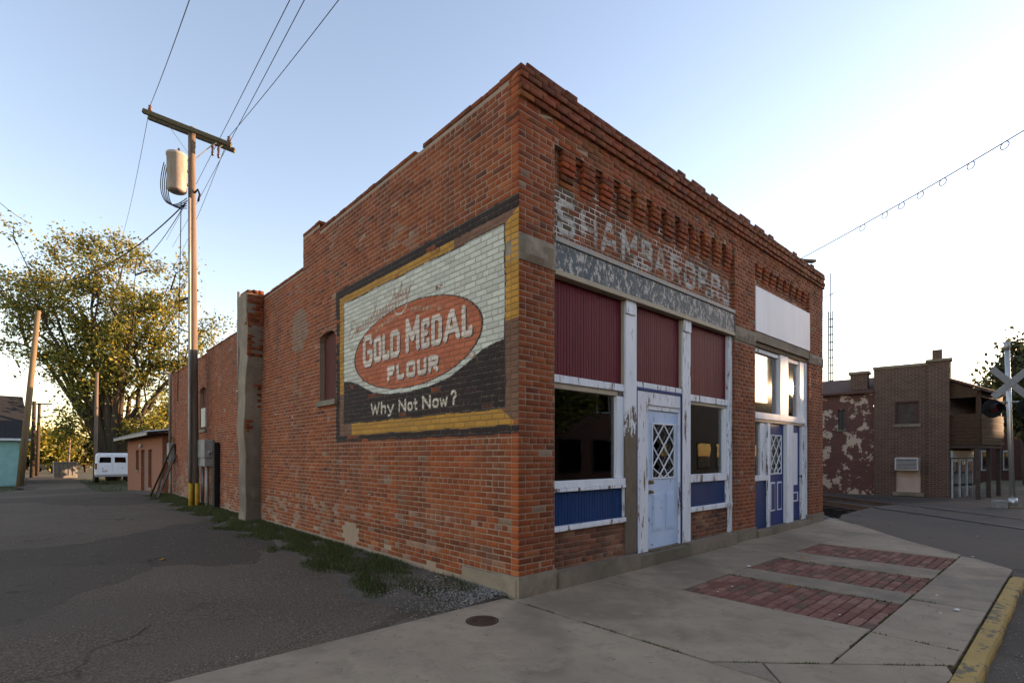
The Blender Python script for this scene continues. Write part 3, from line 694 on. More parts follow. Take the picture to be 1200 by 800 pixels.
def side_tint(y, z, col):
    n = vnoise(y * .9, z * 1.6, 1)
    if math.hypot((y - 6.25) / .42, (z - 3.9) / .42) < 1: return tuple(a * .3 + b * .7 for a, b in zip(col, (.21, .16, .12)))   # cement smear
    if n > .62 and random.random() < .45: col = tuple(a * .55 + b * .45 for a, b in zip(col, (.24, .17, .125)))
    if z < .75 and random.random() < .10 + .22 * (y > 5): col = tuple(a * .4 + b * .6 for a, b in zip(col, (.30, .235, .18)))
    if y > 12 and z < 1.3 and vnoise(y * 2, z * 3, 4) > .1: col = tuple(a * .5 + b * .5 for a, b in zip(col, (.30, .20, .16)))
    if z > 5.0 and vnoise(y, z * 2, 7) > .1: col = tuple(c * .72 for c in col)
    if .35 < z < .5 and y < 4: col = tuple(c * .62 for c in col)
    return col
def base_skip(y, z): return z < .19 and (y < .9 or vnoise(y * 3, z) > .5) or (math.hypot((y - 4.0) / .28, (z - .12) / .30) < 1)
brick_field((0, 0, 0), (0, 1, 0), (-1, 0, 0), .04, 5.7, side_iv, fine_rect=(.0, 4.56, 1.70, 4.29), store=fine, paintf=sign_paint, step=.0095, tint=side_tint, skip=base_skip)
# corner bricks, wrapping onto the side wall: alternate header / stretcher at the corner
row = int(.22 / PITCH)
while row * PITCH < 5.48:
    z0 = row * PITCH + .0045; z1 = (row + 1) * PITCH - .0045
    if True:
        col = pick(BR_COL); 
        e1 = .1105
        if 1.70 < z1 and z0 < 4.29: add_fine(fine, (0, 0, 0), (0, 1, 0), (-1, 0, 0), -.003, e1, z0, z1, .006, col, sign_paint, .0095)
        else: add_brick((0, 0, 0), (0, 1, 0), (-1, 0, 0), -.003, e1, z0, z1, .006 + random.uniform(-.001, .002), col)
    row += 1
# raised cap courses along the side parapet and broken top
def cap_run(a, b, z, tab=BR_COL):
    y = a
    while y < b - .05:
        l = random.choice([.205, .205, .10]); e = min(b, y + l)
        if random.random() < .99: add_brick((.15, 0, 0), (0, 1, 0), (-1, 0, 0), y + .004, e - .004, z, z + .055 + random.uniform(-.004, .004), .158 + random.uniform(-.006, .006), tuple(c * .6 for c in pick(tab)), back=.2)
        y = e
cap_run(.1, 5.25, 5.53); cap_run(5.25, 6.05, 5.67); cap_run(6.05, 8.6, 5.04); cap_run(9.2, 10.6, 4.91); cap_run(10.6, 14, 4.61); cap_run(14, 20.2, 4.53)

# front. Pillar faces at Y = 0, bays set back
PIL = [(0.0, .55), (5.06, 5.87), (8.66, FR_X)]
BAYY = .065
# stone course z 3.56-3.86 on the pillar 1, 3.52-3.70 on pillar 2 and 3
PST = [(3.555, 3.86), (3.47, 3.72), (3.50, 3.70)]
for (a, b), (s0, s1) in zip(PIL, PST):
    brick_field((0, 0, 0), (1, 0, 0), (0, -1, 0), .22, 5.0 if a else 5.2, lambda z, a=a, b=b, s0=s0, s1=s1: [] if s0 < z < s1 else [(a + (-.004 if a == 0 else 0), b)], d=.003)
# far end return of pillar 3 and inner cheeks of the pillars
for x, nx in ((.55, 1), (5.06, -1), (5.87, 1), (8.66, -1)):
    brick_field((x, 0, 0), (0, 1, 0), (nx, 0, 0), .22, 4.95, lambda z: [(-.003, .16)], d=.003)
# brick above the bays
def bay_iv(a, b, zt): return lambda z: [(a, b)]
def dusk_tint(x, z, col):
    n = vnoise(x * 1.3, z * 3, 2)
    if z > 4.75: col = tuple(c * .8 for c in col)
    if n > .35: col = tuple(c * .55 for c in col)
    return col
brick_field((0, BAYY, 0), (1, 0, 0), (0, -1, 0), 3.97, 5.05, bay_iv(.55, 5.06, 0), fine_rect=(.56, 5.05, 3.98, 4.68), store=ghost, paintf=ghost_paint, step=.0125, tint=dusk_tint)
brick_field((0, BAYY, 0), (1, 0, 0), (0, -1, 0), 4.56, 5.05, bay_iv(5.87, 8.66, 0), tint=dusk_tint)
# corbel brackets, stepping out course by course, joined above
def corbels(x0, x1, n):
    p = (x1 - x0) / n
    r0 = int(round(4.60 / PITCH)) - (0 if n > 9 else -2)
    for i in range(n):
        c = x0 + p * (i + .5); w_ = .108
        for k in range(7):
            z0 = (r0 + k) * PITCH + .004; z1 = (r0 + k + 1) * PITCH - .004
            d = (.018, .036, .054, .068, .068, .068, .068)[k]
            col = tuple(q * random.uniform(.7, 1.0) for q in pick(BR_COL))
            if k % 2: 
                add_brick((0, BAYY, 0), (1, 0, 0), (0, -1, 0), c - w_, c - .003, z0, z1, d, col, back=.01); add_brick((0, BAYY, 0), (1, 0, 0), (0, -1, 0), c + .003, c + w_, z0, z1, d, tuple(q * random.uniform(.8, 1.15) for q in col), back=.01)
            else: add_brick((0, BAYY, 0), (1, 0, 0), (0, -1, 0), c - w_, c + w_, z0, z1, d, col, back=.01)
        # stepped pair closing the gap to the next bracket
        for k, (dd, ww) in enumerate(((.034, .03), (.055, .055))):
            z0 = (r0 + 5 + k) * PITCH + .004; z1 = (r0 + 6 + k) * PITCH - .004
            col = tuple(q * .6 for q in pick(BR_COL))
            if i < n - 1: add_brick((0, BAYY, 0), (1, 0, 0), (0, -1, 0), c + w_ + .004, c + p - w_ - .004, z0, z1, dd, col, back=.01)
corbels(.62, 5.02, 12); corbels(5.92, 8.62, 8)
# solid bands and cornice above
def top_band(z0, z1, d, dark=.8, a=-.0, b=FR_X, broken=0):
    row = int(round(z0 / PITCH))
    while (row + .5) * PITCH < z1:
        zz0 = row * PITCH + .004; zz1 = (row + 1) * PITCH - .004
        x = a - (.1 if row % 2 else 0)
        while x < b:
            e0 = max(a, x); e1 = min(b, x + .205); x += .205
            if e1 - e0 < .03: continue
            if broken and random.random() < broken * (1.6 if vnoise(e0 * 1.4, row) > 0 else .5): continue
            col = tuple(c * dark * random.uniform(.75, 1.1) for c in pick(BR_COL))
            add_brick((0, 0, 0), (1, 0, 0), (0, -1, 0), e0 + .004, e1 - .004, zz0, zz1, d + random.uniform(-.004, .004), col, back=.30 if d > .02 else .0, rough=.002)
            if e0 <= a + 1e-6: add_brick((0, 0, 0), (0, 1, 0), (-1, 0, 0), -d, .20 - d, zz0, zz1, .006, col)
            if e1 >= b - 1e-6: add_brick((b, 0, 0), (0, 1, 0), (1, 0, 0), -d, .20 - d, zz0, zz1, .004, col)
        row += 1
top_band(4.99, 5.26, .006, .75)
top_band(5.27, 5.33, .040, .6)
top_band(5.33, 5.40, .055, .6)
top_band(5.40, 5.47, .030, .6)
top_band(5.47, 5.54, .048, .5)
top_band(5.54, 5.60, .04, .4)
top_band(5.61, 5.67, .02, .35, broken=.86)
# low brick walls under the shop windows
LOWB = [(.55, PX(737, .1)), (PX(809, .1), 5.06)]
for a, b in LOWB:
    brick_field((0, .075, 0), (1, 0, 0), (0, -1, 0), .16, .62, lambda z, a=a, b=b: [(a, b)], d=.0045, tab=BR_DUSK, L=.20, start=.07)
# loose broken bricks at the hole in the base
for k in range(9):
    y = 4.0 + random.uniform(-.22, .22); z = .02 + random.uniform(0, .2)
    add_brick((.05, 0, 0), (0, 1, 0), (-1, 0, 0), y, y + random.uniform(.08, .2), z, z + .055, random.uniform(-.02, .05), tuple(c * .7 for c in pick(BR_COL)), jit=.012, back=.05)

# ---- turn the brick lists into objects
def set_attr(me, name, arr):
    at = me.attributes.new(name, 'FLOAT_COLOR', 'POINT'); at.data.foreach_set('color', np.ascontiguousarray(arr, dtype=np.float32).ravel())
def np_mesh(name, V, F, mat, brk=None, pnt=None, smooth=False):
    me = bpy.data.meshes.new(name); V = np.asarray(V, np.float32); F = np.asarray(F, np.int32)
    me.vertices.add(len(V)); me.vertices.foreach_set('co', V.ravel()); k = F.shape[1]
    me.loops.add(F.size); me.loops.foreach_set('vertex_index', F.ravel())
    me.polygons.add(len(F)); me.polygons.foreach_set('loop_start', np.arange(0, F.size, k, dtype=np.int32)); me.polygons.foreach_set('loop_total', np.full(len(F), k, np.int32))
    me.update(calc_edges=True); me.validate()
    if brk is not None: set_attr(me, 'Brk', brk)
    if pnt is not None: set_attr(me, 'Pnt', pnt)
    me.materials.append(mat)
    return me
QF = np.array([(0, 1, 5, 4), (1, 2, 6, 5), (2, 3, 7, 6), (3, 0, 4, 7), (4, 5, 9, 8), (5, 6, 10, 9), (6, 7, 11, 10), (7, 4, 8, 11), (8, 9, 10, 11)])
def seen_area(it):
    q, col, pa, c, n, ar, fl = it
    d = CAMV - c; L = np.linalg.norm(d); cs = (d @ n) / L
    return ar * max(0, cs) / (L * L)
order = sorted(range(len(bricks)), key=lambda i: -seen_area(bricks[i]))
single = set(order[:300])
for i in order[:300]:
    q, col, pa, c, n, ar, fl = bricks[i]
    V = q - c; F = QF[:, ::-1] if fl else QF
    me = np_mesh('brick', V, F, M['brick'], np.tile((*col, 1), (12, 1)), np.zeros((12, 4)))
    o = bpy.data.objects.new('brick', me); o.location = c; link(o, bld)
rest = [bricks[i] for i in order[300:]]
V = np.concatenate([b[0] for b in rest]); F = np.concatenate([(QF[:, ::-1] if b[6] else QF) + 12 * k for k, b in enumerate(rest)])
me = np_mesh('brickwork', V, F, M['brick'], np.repeat(np.array([(*b[1], 1) for b in rest]), 12, 0), np.zeros((len(V), 4)))
tag(link(bpy.data.objects.new('brickwork', me), bld), kind='stuff')
for st, nm, lb in ((fine, 'painted_sign', 'faded painted flour advertisement with red oval on side wall bricks'), (ghost, 'ghost_lettering', 'faded whitish painted letters on the front bricks above the shop windows')):
    V = np.concatenate(st['v']); F = np.concatenate(st['f'])
    me = np_mesh(nm, V, F, M['brick'], np.concatenate(st['b']), np.concatenate(st['p']))
    o = bpy.data.objects.new(nm, me); link(o, bld); o['label'] = lb; o['kind'] = 'stuff'
print('bricks', len(bricks), 'sign verts', sum(len(x) for x in fine['v']), sum(len(x) for x in ghost['v']))

# ---- mortar faces (wall cores)
def mortar_grid(name, o, u, nrm, us, zs, pf, inside):
    o = np.array(o, float); u = np.array(u, float)
    U, Z = np.meshgrid(us, zs); pts = o + U[..., None] * u + Z[..., None] * np.array((0, 0, 1.))
    P = pf(np.stack([U.ravel(), Z.ravel()], 1)); w_ = len(us)
    F = []
    for j in range(len(zs) - 1):
        for i in range(w_ - 1):
            if inside((us[i] + us[i + 1]) / 2, (zs[j] + zs[j + 1]) / 2): a = j * w_ + i; F.append((a, a + 1, a + w_ + 1, a + w_))
    F = np.array(F)
    if np.cross(u, (0, 0, 1)) @ np.array(nrm) < 0: F = F[:, ::-1]
    me = np_mesh(name, pts.reshape(-1, 3), F, M['mortar'], None, P); ob = bpy.data.objects.new(name, me); link(ob, bld); return ob
def sign_mortar(P):
    c = sign_paint(P); c[:, :3] *= .50; c[:, 3] = np.where(c[:, 3] > 0, .95, 0); return c
def in_side(y, z):
    if z > side_top(y): return False
    for (y0, y1, s_), sp in ((W1, W1S), (W2, W2S)):
        if y0 < y < y1 and s_ - .10 < z < arch_top(y, y0, y1, sp): return False
    return True
mortar_grid('side_wall', (0, 0, 0), (0, 1, 0), (-1, 0, 0), np.concatenate([np.arange(0, 4.7, .025), np.arange(4.7, 6.1, .05), [6.1, 7, 8, 8.5, 9.2, 10.0, 10.6, 12, 13.9, 14.1, 14.3, 14.5, 14.75, 17, 20.2]]),
            np.concatenate([[0.0 - .25, .5, 1, 1.5], np.arange(1.7, 4.32, .025), [4.52, 4.6, 4.9, 5.0, 5.03, 5.3, 5.52, 5.66]]), sign_mortar, in_side)
def front_mortar(P):
    X, Z = P[:, 0], P[:, 1]; c = np.zeros((len(P), 4)); c[:, :3] = (.62, .58, .54)
    n = np.sin(X * 4.1 + 1.3) * np.cos(Z * 6.3 + X * 1.1) + .7 * np.sin(X * 9.7 - Z * 8.2) + .4 * np.sin(X * 21 + Z * 17)
    c[:, 3] = np.where(n > .75, .95, np.where(n > .2, .3, 0)); c[:, 3] *= (Z > 4.0)
    step_ = (np.abs((Z - 4.05) - (X - .62) * .62) < .07) & (X < 1.55); c[step_, 3] = .97
    step_ = (np.abs((Z - 4.52) + (X - 2.9) * .20) < .06) & (X > 2.9) & (X < 5.0); c[step_, 3] = .95
    return c
mortar_grid('front_wall', (0, BAYY, 0), (1, 0, 0), (0, -1, 0), np.arange(.52, 5.10, .03), np.arange(3.90, 5.06, .03), front_mortar, lambda x, z: True)
mortar_grid('front_wall', (0, BAYY, 0), (1, 0, 0), (0, -1, 0), np.arange(5.8, 8.72, .03), np.arange(4.5, 5.06, .03), front_mortar, lambda x, z: True)
core = MB()
for (a, b), (s0, s1) in zip(PIL, PST): core.box(a + .0005 if a == 0 else a, b, 0, .45, .1, 5.0)
core.box(.0005, FR_X, -.001, .32, 4.995, 5.56)
core.box(.145, .30, .33, 5.25, 0, 5.50); core.box(.145, .30, 5.25, 6.05, 4.9, 5.64); core.box(.145, .30, 5.25, 8.7, -.2, 2.4); core.box(.145, .3, 5.3, 8.7, 2.4, 5.0)
core.box(.145, .30, 8.7, 10.6, -.2, 4.88); core.box(.145, .30, 10.6, 20.2, -.2, 2.2); core.box(.145, .30, 10.6, 13.85, 2.2, 4.58); core.box(.145, .30, 14.8, 20.2, 2.2, 4.50); core.box(.145, .3, 13.85, 14.8, 3.62, 4.5)
core.box(FR_X - .30, FR_X, .33, 20.2, -.2, 5.1); core.box(.30, FR_X - .3, 19.9, 20.2, -.2, 4.4)
core.box(.55, 5.06, .10, .45, 3.72, 5.0); core.box(5.87, 8.66, .10, .45, 3.6, 5.0)
for a_, b_ in LOWB: core.box(a_ + .002, b_ - .002, .0765, .30, .05, .622)
wc = core.build('wall_core', M['mortar'], bld); set_attr(wc.data, 'Pnt', np.zeros((len(wc.data.vertices), 4)))
MB().box(.3, FR_X - .3, .32, 19.9, 4.3, 4.36).build('roof', M['roof_flat'], bld)
# interior
MB().box(.31, FR_X - .31, .20, 12.0, .02, .10).build('interior_floor', M['int_floor'], bld)
MB().box(.31, FR_X - .31, 7.0, 7.1, .10, 4.29).build('interior_wall', M['interior'], bld)
MB().box(.31, .33, .45, 6.9, .10, 4.2).box(5.4, 5.5, .46, 6.95, .10, 4.2).box(.34, 5.39, .46, 6.9, 3.45, 3.5).build('interior_lining', M['interior'], bld)

# ---- stones
def stone(x0, x1, y0, y1, z0, z1, mat='stone', name='stone_block', rockface=.0):
    nx = max(2, int((x1 - x0) / .07)); nz = max(2, int((z1 - z0) / .06)); mb = MB()
    xs = np.linspace(x0, x1, nx + 1); zs = np.linspace(z0, z1, nz + 1)
    v = []
    for j, z in enumerate(zs):
        for i, x in enumerate(xs):
            inn = 0 < i < nx and 0 < j < nz
            v.append((x, y0 - (rockface * random.uniform(.2, 1) if inn else 0) + random.uniform(-.002, .002), z))
    n = nx + 1
    f = [(j * n + i, j * n + i + 1, (j + 1) * n + i + 1, (j + 1) * n + i) for j in range(nz) for i in range(nx)]
    mb.add(v, f)
    mb.add([(x0, y0, z1), (x1, y0, z1), (x1, y1, z1), (x0, y1, z1)], [(0, 1, 2, 3)]); mb.add([(x0, y0, z0), (x1, y0, z0), (x1, y1, z0), (x0, y1, z0)], [(3, 2, 1, 0)])
    mb.add([(x0, y0, z0), (x0, y0, z1), (x0, y1, z1), (x0, y1, z0)], [(0, 1, 2, 3)]); mb.add([(x1, y0, z0), (x1, y0, z1), (x1, y1, z1), (x1, y1, z0)], [(3, 2, 1, 0)])
    return mb.build(name, M[mat], bld)
stone(-.003, .56, -.012, .2, 3.565, 3.852, 'stone', rockface=.035)
stone(5.05, 5.88, -.012, .2, 3.475, 3.715, 'stone', rockface=.025); stone(8.65, FR_X + .01, -.012, .2, 3.505, 3.695, 'stone', rockface=.025)
stone(-.03, .565, -.035, .3, -.1, .222, 'stone', rockface=.015); stone(5.02, 5.90, -.02, .3, -.05, .20, 'stone_dark'); stone(8.62, FR_X + .02, -.02, .3, -.05, .20, 'stone_dark')
st = MB(); st.box(-.045, -.0, .0, .95, -.1, .20, .006).build('stone_block', M['stone'], bld, .01)
# plinth blocks along the front
for a, b, zt in ((.575, 2.18, .185), (2.19, 3.42, .155), (3.43, 5.01, .185), (5.91, 7.3, .12), (7.31, 8.61, .115)):
    stone(a, b, -.06 if b < 5.1 else -.05, .30, -.08, zt, 'stone_dark', 'plinth', rockface=.006)
# side cement repair at the foot and arch board
def boarded(y0, y1, s0, sp, tag_=''):
    mb = MB(); n = 10; poly = [(y0, s0)] + [(y1, s0)] + [(y1 - (y1 - y0) * i / n, arch_top(y1 - (y1 - y0) * i / n, y0, y1, sp)) for i in range(n + 1)]
    mb.prism_x(poly, .09, .13); w_ = mb.build('boarded_window', M['board_red'], bld); w_['label'] = 'boarded arched window'
    MB().box(-.055, .12, y0 - .06, y1 + .06, s0 - .10, s0 - .004).build('sill', M['stone_dark'], w_, .006)
    mb = MB()
    for i in range(n):
        a0 = y0 + (y1 - y0) * i / n; a1 = y0 + (y1 - y0) * (i + 1) / n
        mb.add([(-.001, a0, arch_top(a0, y0, y1, sp)), (-.001, a1, arch_top(a1, y0, y1, sp)), (.13, a1, arch_top(a1, y0, y1, sp)), (.13, a0, arch_top(a0, y0, y1, sp))], [(0, 1, 2, 3)])
    mb.add([(-.001, y0, s0), (-.001, y0, sp), (.13, y0, sp), (.13, y0, s0)], [(3, 2, 1, 0)]); mb.add([(-.001, y1, s0), (-.001, y1, sp), (.13, y1, sp), (.13, y1, s0)], [(0, 1, 2, 3)])
    rv = mb.build('reveal', M['mortar'], w_); set_attr(rv.data, 'Pnt', np.zeros((len(rv.data.vertices), 4)))
boarded(*W1[:2], W1[2], W1S); boarded(*W2[:2], W2[2], W2S)
# buttress: cement-rendered pier with brick showing at its head
mb = MB()
def butt_ring(z, w0, w1, dx):
    return [(dx, w0, z), (.02, w0, z), (.02, w1, z), (dx, w1, z)]
rows = []
NZ = 26
for k in range(NZ + 1):
    z = -.1 + 5.2 * k / NZ; bul = .03 * math.sin(z * 2.1) + .02 * math.sin(z * 5.3)
    y0 = 8.62 - .20 * sstep(2.6, 4.6, z) + .012 * math.sin(z * 7); dx = -.34 + bul * .6 - .02 * sstep(4.4, 5, z)
    rows.append([(.02, y0, z), (dx / 2, y0 - random.uniform(0, .016), z), (dx + .012, y0, z), (dx, y0 + .012, z), (dx - random.uniform(0, .014), (y0 + 9.15) / 2, z), (dx, 9.15, z), (.02, 9.15, z)])
v = [p for r_ in rows for p in r_]; f = [(k * 7 + i, (k + 1) * 7 + i, (k + 1) * 7 + i + 1, k * 7 + i + 1) for k in range(NZ) for i in range(6)] + [tuple(NZ * 7 + i for i in range(7))]
bt = mb.add(v, f).build('buttress', M['stucco'], bld); bt['label'] = 'cement covered brick buttress'
q0 = len(bricks)
for row in range(int(.3 / PITCH), int(5.1 / PITCH)):
    z0 = row * PITCH + .004; z1 = z0 + .058; y0 = 8.62 - .20 * sstep(2.6, 4.6, z0)
    cuts = [-.335, -.17, -.005] if row % 2 else [-.335, -.25, -.085, -.005]
    for xa, xb in zip(cuts[:-1], cuts[1:]):
        n_ = vnoise(xa * 6 + 2, z0 * 1.7, 5) + .9 * sstep(3.6, 4.8, z0) - .75 * sstep(2.6, 1.2, z0) + .35 * (xb > -.01) + random.uniform(-.1, .1)
        if n_ > .42: add_brick((0, y0, 0), (1, 0, 0), (0, -1, 0), xa, xb - .007, z0, z1, .014, tuple(c * .72 for c in pick(BR_COL)), jit=.004)
    for ya, yb in ((y0 + .01, y0 + .2), (y0 + .205, 9.13)):
        if vnoise(ya * 3, z0 * 1.5, 9) + .9 * sstep(4.2, 4.9, z0) - .3 > .35: add_brick((-.34, 0, 0), (0, 1, 0), (-1, 0, 0), ya, yb, z0, z1, .014, tuple(c * .72 for c in pick(BR_COL)), jit=.004)
for k in range(3): add_brick((0, 8.40, 0), (1, 0, 0), (0, -1, 0), -.36 + .12 * k, -.245 + .12 * k, 5.10, 5.155 + .01 * k, .02, tuple(c * .6 for c in pick(BR_COL)), back=.5, jit=.01)
rb = bricks[q0:]; V = np.concatenate([b[0] for b in rb]); F = np.concatenate([(QF[:, ::-1] if b[6] else QF) + 12 * k for k, b in enumerate(rb)])
me = np_mesh('exposed_bricks', V, F, M['brick'], np.repeat(np.array([(*b[1], 1) for b in rb]), 12, 0), np.zeros((len(V), 4))); tag(link(bpy.data.objects.new('exposed_bricks', me), bt), kind='stuff')

# ---- storefront, bay 1
YS = .085                                             # face of the woodwork
def beadboard(name, mat, x0, x1, z0, z1, y, pitch=.052):
    mb = MB(); n = max(1, round((x1 - x0) / pitch)); p = (x1 - x0) / n
    for i in range(n):
        a = x0 + p * i; dy = random.uniform(-.001, .001)
        v = [(a, y + .006, z0), (a + .005, y + dy, z0), (a + p - .005, y + dy, z0), (a + p, y + .006, z0)]
        v += [(q[0], q[1], z1) for q in v]; mb.add(v, [(0, 1, 5, 4), (1, 2, 6, 5), (2, 3, 7, 6)])
    mb.add([(x0, y + .006, z0), (x1, y + .006, z0), (x1, y + .03, z0), (x0, y + .03, z0)], [(0, 1, 2, 3)])
    mb.add([(x0, y + .03, z0), (x1, y + .03, z0), (x1, y + .03, z1), (x0, y + .03, z1)], [(3, 2, 1, 0)])
    return mb.build(name, M[mat], bld)
def pane(parent, mat, x0, x1, z0, z1, y):
    return MB().box(x0, x1, y, y + .005, z0, z1).build('pane', M[mat], parent)
# sheet-metal lintel with its peeling paint and the strips above and below
li = B('lintel', M['lintel'], bld, .56, 5.05, .005, .12, 3.60, 3.905)
MB().box(.56, 5.05, -.015, .12, 3.908, 3.972, .003).build('lintel_cap', M['lintel_top'], li, .004)
MB().box(.56, 5.05, -.010, .12, 3.535, 3.597, .003).build('lintel_strip', M['cream'], li, .004)
x_p1, x_p1r = PX(733, .05), PX(746, .05)
x_d0, x_d1 = PX(748, .09), PX(800.5, .09)
x_p2, x_p2r = PX(799.5, .06), PX(808.5, .06)
x_w2r = PX(848, .12); x_p3 = PX(853, .06); x_p3r = 5.055
def post(x0, x1, z0, z1, mat='white_post', y0=.045): return B('post', M[mat], bld, x0, x1, y0, .19, z0, z1, .006)
post(x_p1, x_p1r, .19, 3.53); post(x_p2, x_p2r, .16, 3.53, 'white'); post(x_p3, x_p3r, .19, 3.53, 'white')
for xx in (x_p1, x_p2): B('post_cap', M['white'], bld, xx - .015, xx + .20, .02, .046, 3.53 - .17, 3.56)
beadboard('red_panel', 'red', .56, x_p1 - .03, 2.43, 3.53, .10); beadboard('red_panel', 'red', x_p1r + .004, x_p2 - .03, 2.50, 3.53, .10); beadboard('red_panel', 'red', x_p2r + .004, x_p3 - .004, 2.44, 3.53, .10)
B('panel_trim', M['cream'], bld, x_p1 - .03, x_p1 - .001, .07, .12, 2.43, 3.53); B('panel_trim', M['cream'], bld, x_p2 - .03, x_p2 - .001, .07, .12, 2.43, 3.53)
# window 1
z_r1 = 2.34
w1 = empty('shop_window'); w1.parent = bld; w1['label'] = 'large shop window left of the pale door'
B('head_rail', M['white'], w1, .56, x_p1 - .002, .06, .16, 2.335, 2.425)
B('head_bead', M['cream'], w1, .56, x_p1 - .12, .085, .16, 2.27, 2.333)
B('jamb', M['white_soft'], w1, x_p1 - .15, x_p1 - .002, .075, .16, 1.20, 2.269); B('jamb', M['cream'], w1, .552, .585, .085, .16, 1.20, 2.269)
B('sill', M['white_soft'], w1, .555, x_p1 - .002, .045, .17, 1.115, 1.198)
B('sill_strip', M['white'], w1, .555, x_p1 - .01, .030, .16, 1.075, 1.113)
pane(w1, 'glass', .585, x_p1 - .15, 1.199, 2.27, .125)
beadboard('blue_panel', 'blue', .555, x_p1 - .03, .685, 1.073, .085)
B('panel_trim', M['white'], bld, x_p1 - .028, x_p1 - .002, .06, .14, .69, 1.073)
B('ledge', M['white'], bld, .553, x_p1 - .002, .02, .17, .625, .683, jit=.004)
# window 2
w2 = empty('shop_window'); w2.parent = bld; w2['label'] = 'shop window between the pale door and the middle brick pillar'
B('head_rail', M['white'], w2, x_p2r + .002, x_p3 - .002, .06, .16, 2.335, 2.435)
B('head_bead', M['cream'], w2, x_p2r + .002, x_p3 - .06, .085, .16, 2.285, 2.333)
B('jamb', M['white_soft'], w2, x_p3 - .10, x_p3 - .002, .075, .16, 1.20, 2.284)
B('sill', M['white'], w2, x_p2r + .002, x_p3 - .002, .045, .17, 1.08, 1.198)
pane(w2, 'glass', x_p2r + .002, x_p3 - .10, 1.199, 2.285, .125)
B('blue_panel', M['blue'], bld, x_p2r + .002, x_p3 - .06, .085, .12, .70, 1.078); B('panel_trim', M['white'], bld, x_p3 - .058, x_p3 - .002, .06, .14, .70, 1.078)
B('ledge', M['white'], bld, x_p2r + .002, x_p3 + .12, .03, .17, .625, .698, jit=.004)
# door 1 with its frame
fr1 = empty('door_frame'); fr1.parent = bld
a, b = x_p1r + .003, x_p2 - .003
B('blue_strip', M['blue_trim'], fr1, a, a + .035, .055, .15, .16, 2.42); B('blue_strip', M['blue_trim'], fr1, b - .03, b, .055, .15, .16, 2.42); B('blue_strip', M['blue_trim'], fr1, a + .036, b - .031, .055, .15, 2.385, 2.42)
B('head_rail', M['white'], fr1, a, b, .06, .15, 2.423, 2.498)
dx0, dx1 = PX(757.5, .12), PX(795, .12); dz1 = 2.13
B('casing', M['white'], fr1, a + .037, dx0 - .03, .07, .17, .16, 2.383); B('casing', M['white'], fr1, dx1 + .03, b - .032, .07, .17, .16, 2.383)
B('casing', M['white'], fr1, dx0 - .029, dx1 + .029, .07, .17, dz1 + .07, 2.383)
B('stop', M['white'], fr1, dx0 - .029, dx0 - .003, .09, .17, .16, dz1 + .068); B('stop', M['white'], fr1, dx1 + .003, dx1 + .029, .09, .17, .16, dz1 + .068); B('stop', M['white'], fr1, dx0 - .002, dx1 + .002, .09, .17, dz1 + .004, dz1 + .068)
B('threshold', M['bare_wood'], fr1, dx0, dx1, .05, .17, .157, .175)
def lattice_door(name, mat, x0, x1, z0, z1, y, lx0, lx1, lz0, lz1, trim, panels, label, knobs=True, pmat=None):
    mb = MB(); y1 = y + .045
    mb.box(x0, lx0, y, y1, z0, z1); mb.box(lx1, x1, y, y1, z0, z1); mb.box(lx0, lx1, y, y1, lz1, z1); mb.box(lx0, lx1, y, y1, z0, lz0)
    d = mb.build(name, M[mat], bld); d['label'] = label
    mb = MB(); t = .022
    mb.box(lx0, lx0 + t, y - .014, y, lz0, lz1).box(lx1 - t, lx1, y - .014, y, lz0, lz1).box(lx0 + t, lx1 - t, y - .014, y, lz1 - t, lz1).box(lx0 + t, lx1 - t, y - .014, y, lz0, lz0 + t)
    mb.build('glazing_frame', M[trim], d, .003)
    pane(d, 'glass', lx0, lx1, lz0, lz1, y + .02)
    W_, H_ = lx1 - lx0, lz1 - lz0
    def clip(p, q, yy, wd):
        MB().bar((p[0], yy, p[1]), (q[0], yy, q[1]), .012, wd, (0, 1, 0)).build('lattice_bar', M[trim], d)
    xm = (lx0 + lx1) / 2; a, b = lx0 + .012, lx1 - .012; s, e = lz0 + .012, lz1 - .012; h = (e - s)
    # diamond leads: half-width cells, two full diamonds high plus halves
    q = h / 2.5
    for k, (p, r_) in enumerate([((a, s + q * .5), (xm, s)), ((a, s + q * 1.5), (b, s - q * .5 + q * 0)), ((a, s + q * 2.5), (b, s + q * .5)), ((xm, e), (b, s + q * 1.5)),
                               ((xm, s), (b, s + q * .5)), ((a, s + q * -.5 + q * 0), (b, s + q * 1.5)), ((a, s + q * .5), (b, s + q * 2.5)), ((a, s + q * 1.5), (xm, e))]):
        def cl(P, Q):
            P, Q = Vector(P), Vector(Q)
            if P.y < s: P = P + (Q - P) * ((s - P.y) / (Q.y - P.y))
            if Q.y < s: Q = P + (Q - P) * ((s - P.y) / (Q.y - P.y))
            return P, Q
        p, r_ = cl(p, r_)
        clip(p, r_, y - .006 - .0035 * (k > 3), .016)
    for (px0, px1, pz0, pz1) in panels:
        mb = MB(); mb.box(px0, px1, y - .012, y - .0005, pz0, pz1); f_ = mb.build('panel_moulding', M[pmat or mat], d, .004)
        mb = MB(); mb.box(px0 + .03, px1 - .03, y - .0185, y - .0125, pz0 + .03, pz1 - .03); mb.build('panel', M[mat], f_, .004)
    if knobs:
        kx = x0 + .07
        for kz, r_ in ((.98, .020), (1.12, .024)):
            mb = MB(); mb.tube([(kx, y, kz), (kx, y - .02, kz), (kx, y - .03, kz), (kx, y - .045, kz), (kx, y - .06, kz), (kx, y - .066, kz)], [r_ * 1.3, r_ * 1.2, r_ * .6, r_ * 1.1, r_ * 1.1, r_ * .5], 14); mb.build('knob', M['brass'], d, smooth=True)
    return d
DW = dx1 - dx0
zt = PZ(775, 484, .12); zb = PZ(775, 567, .12)
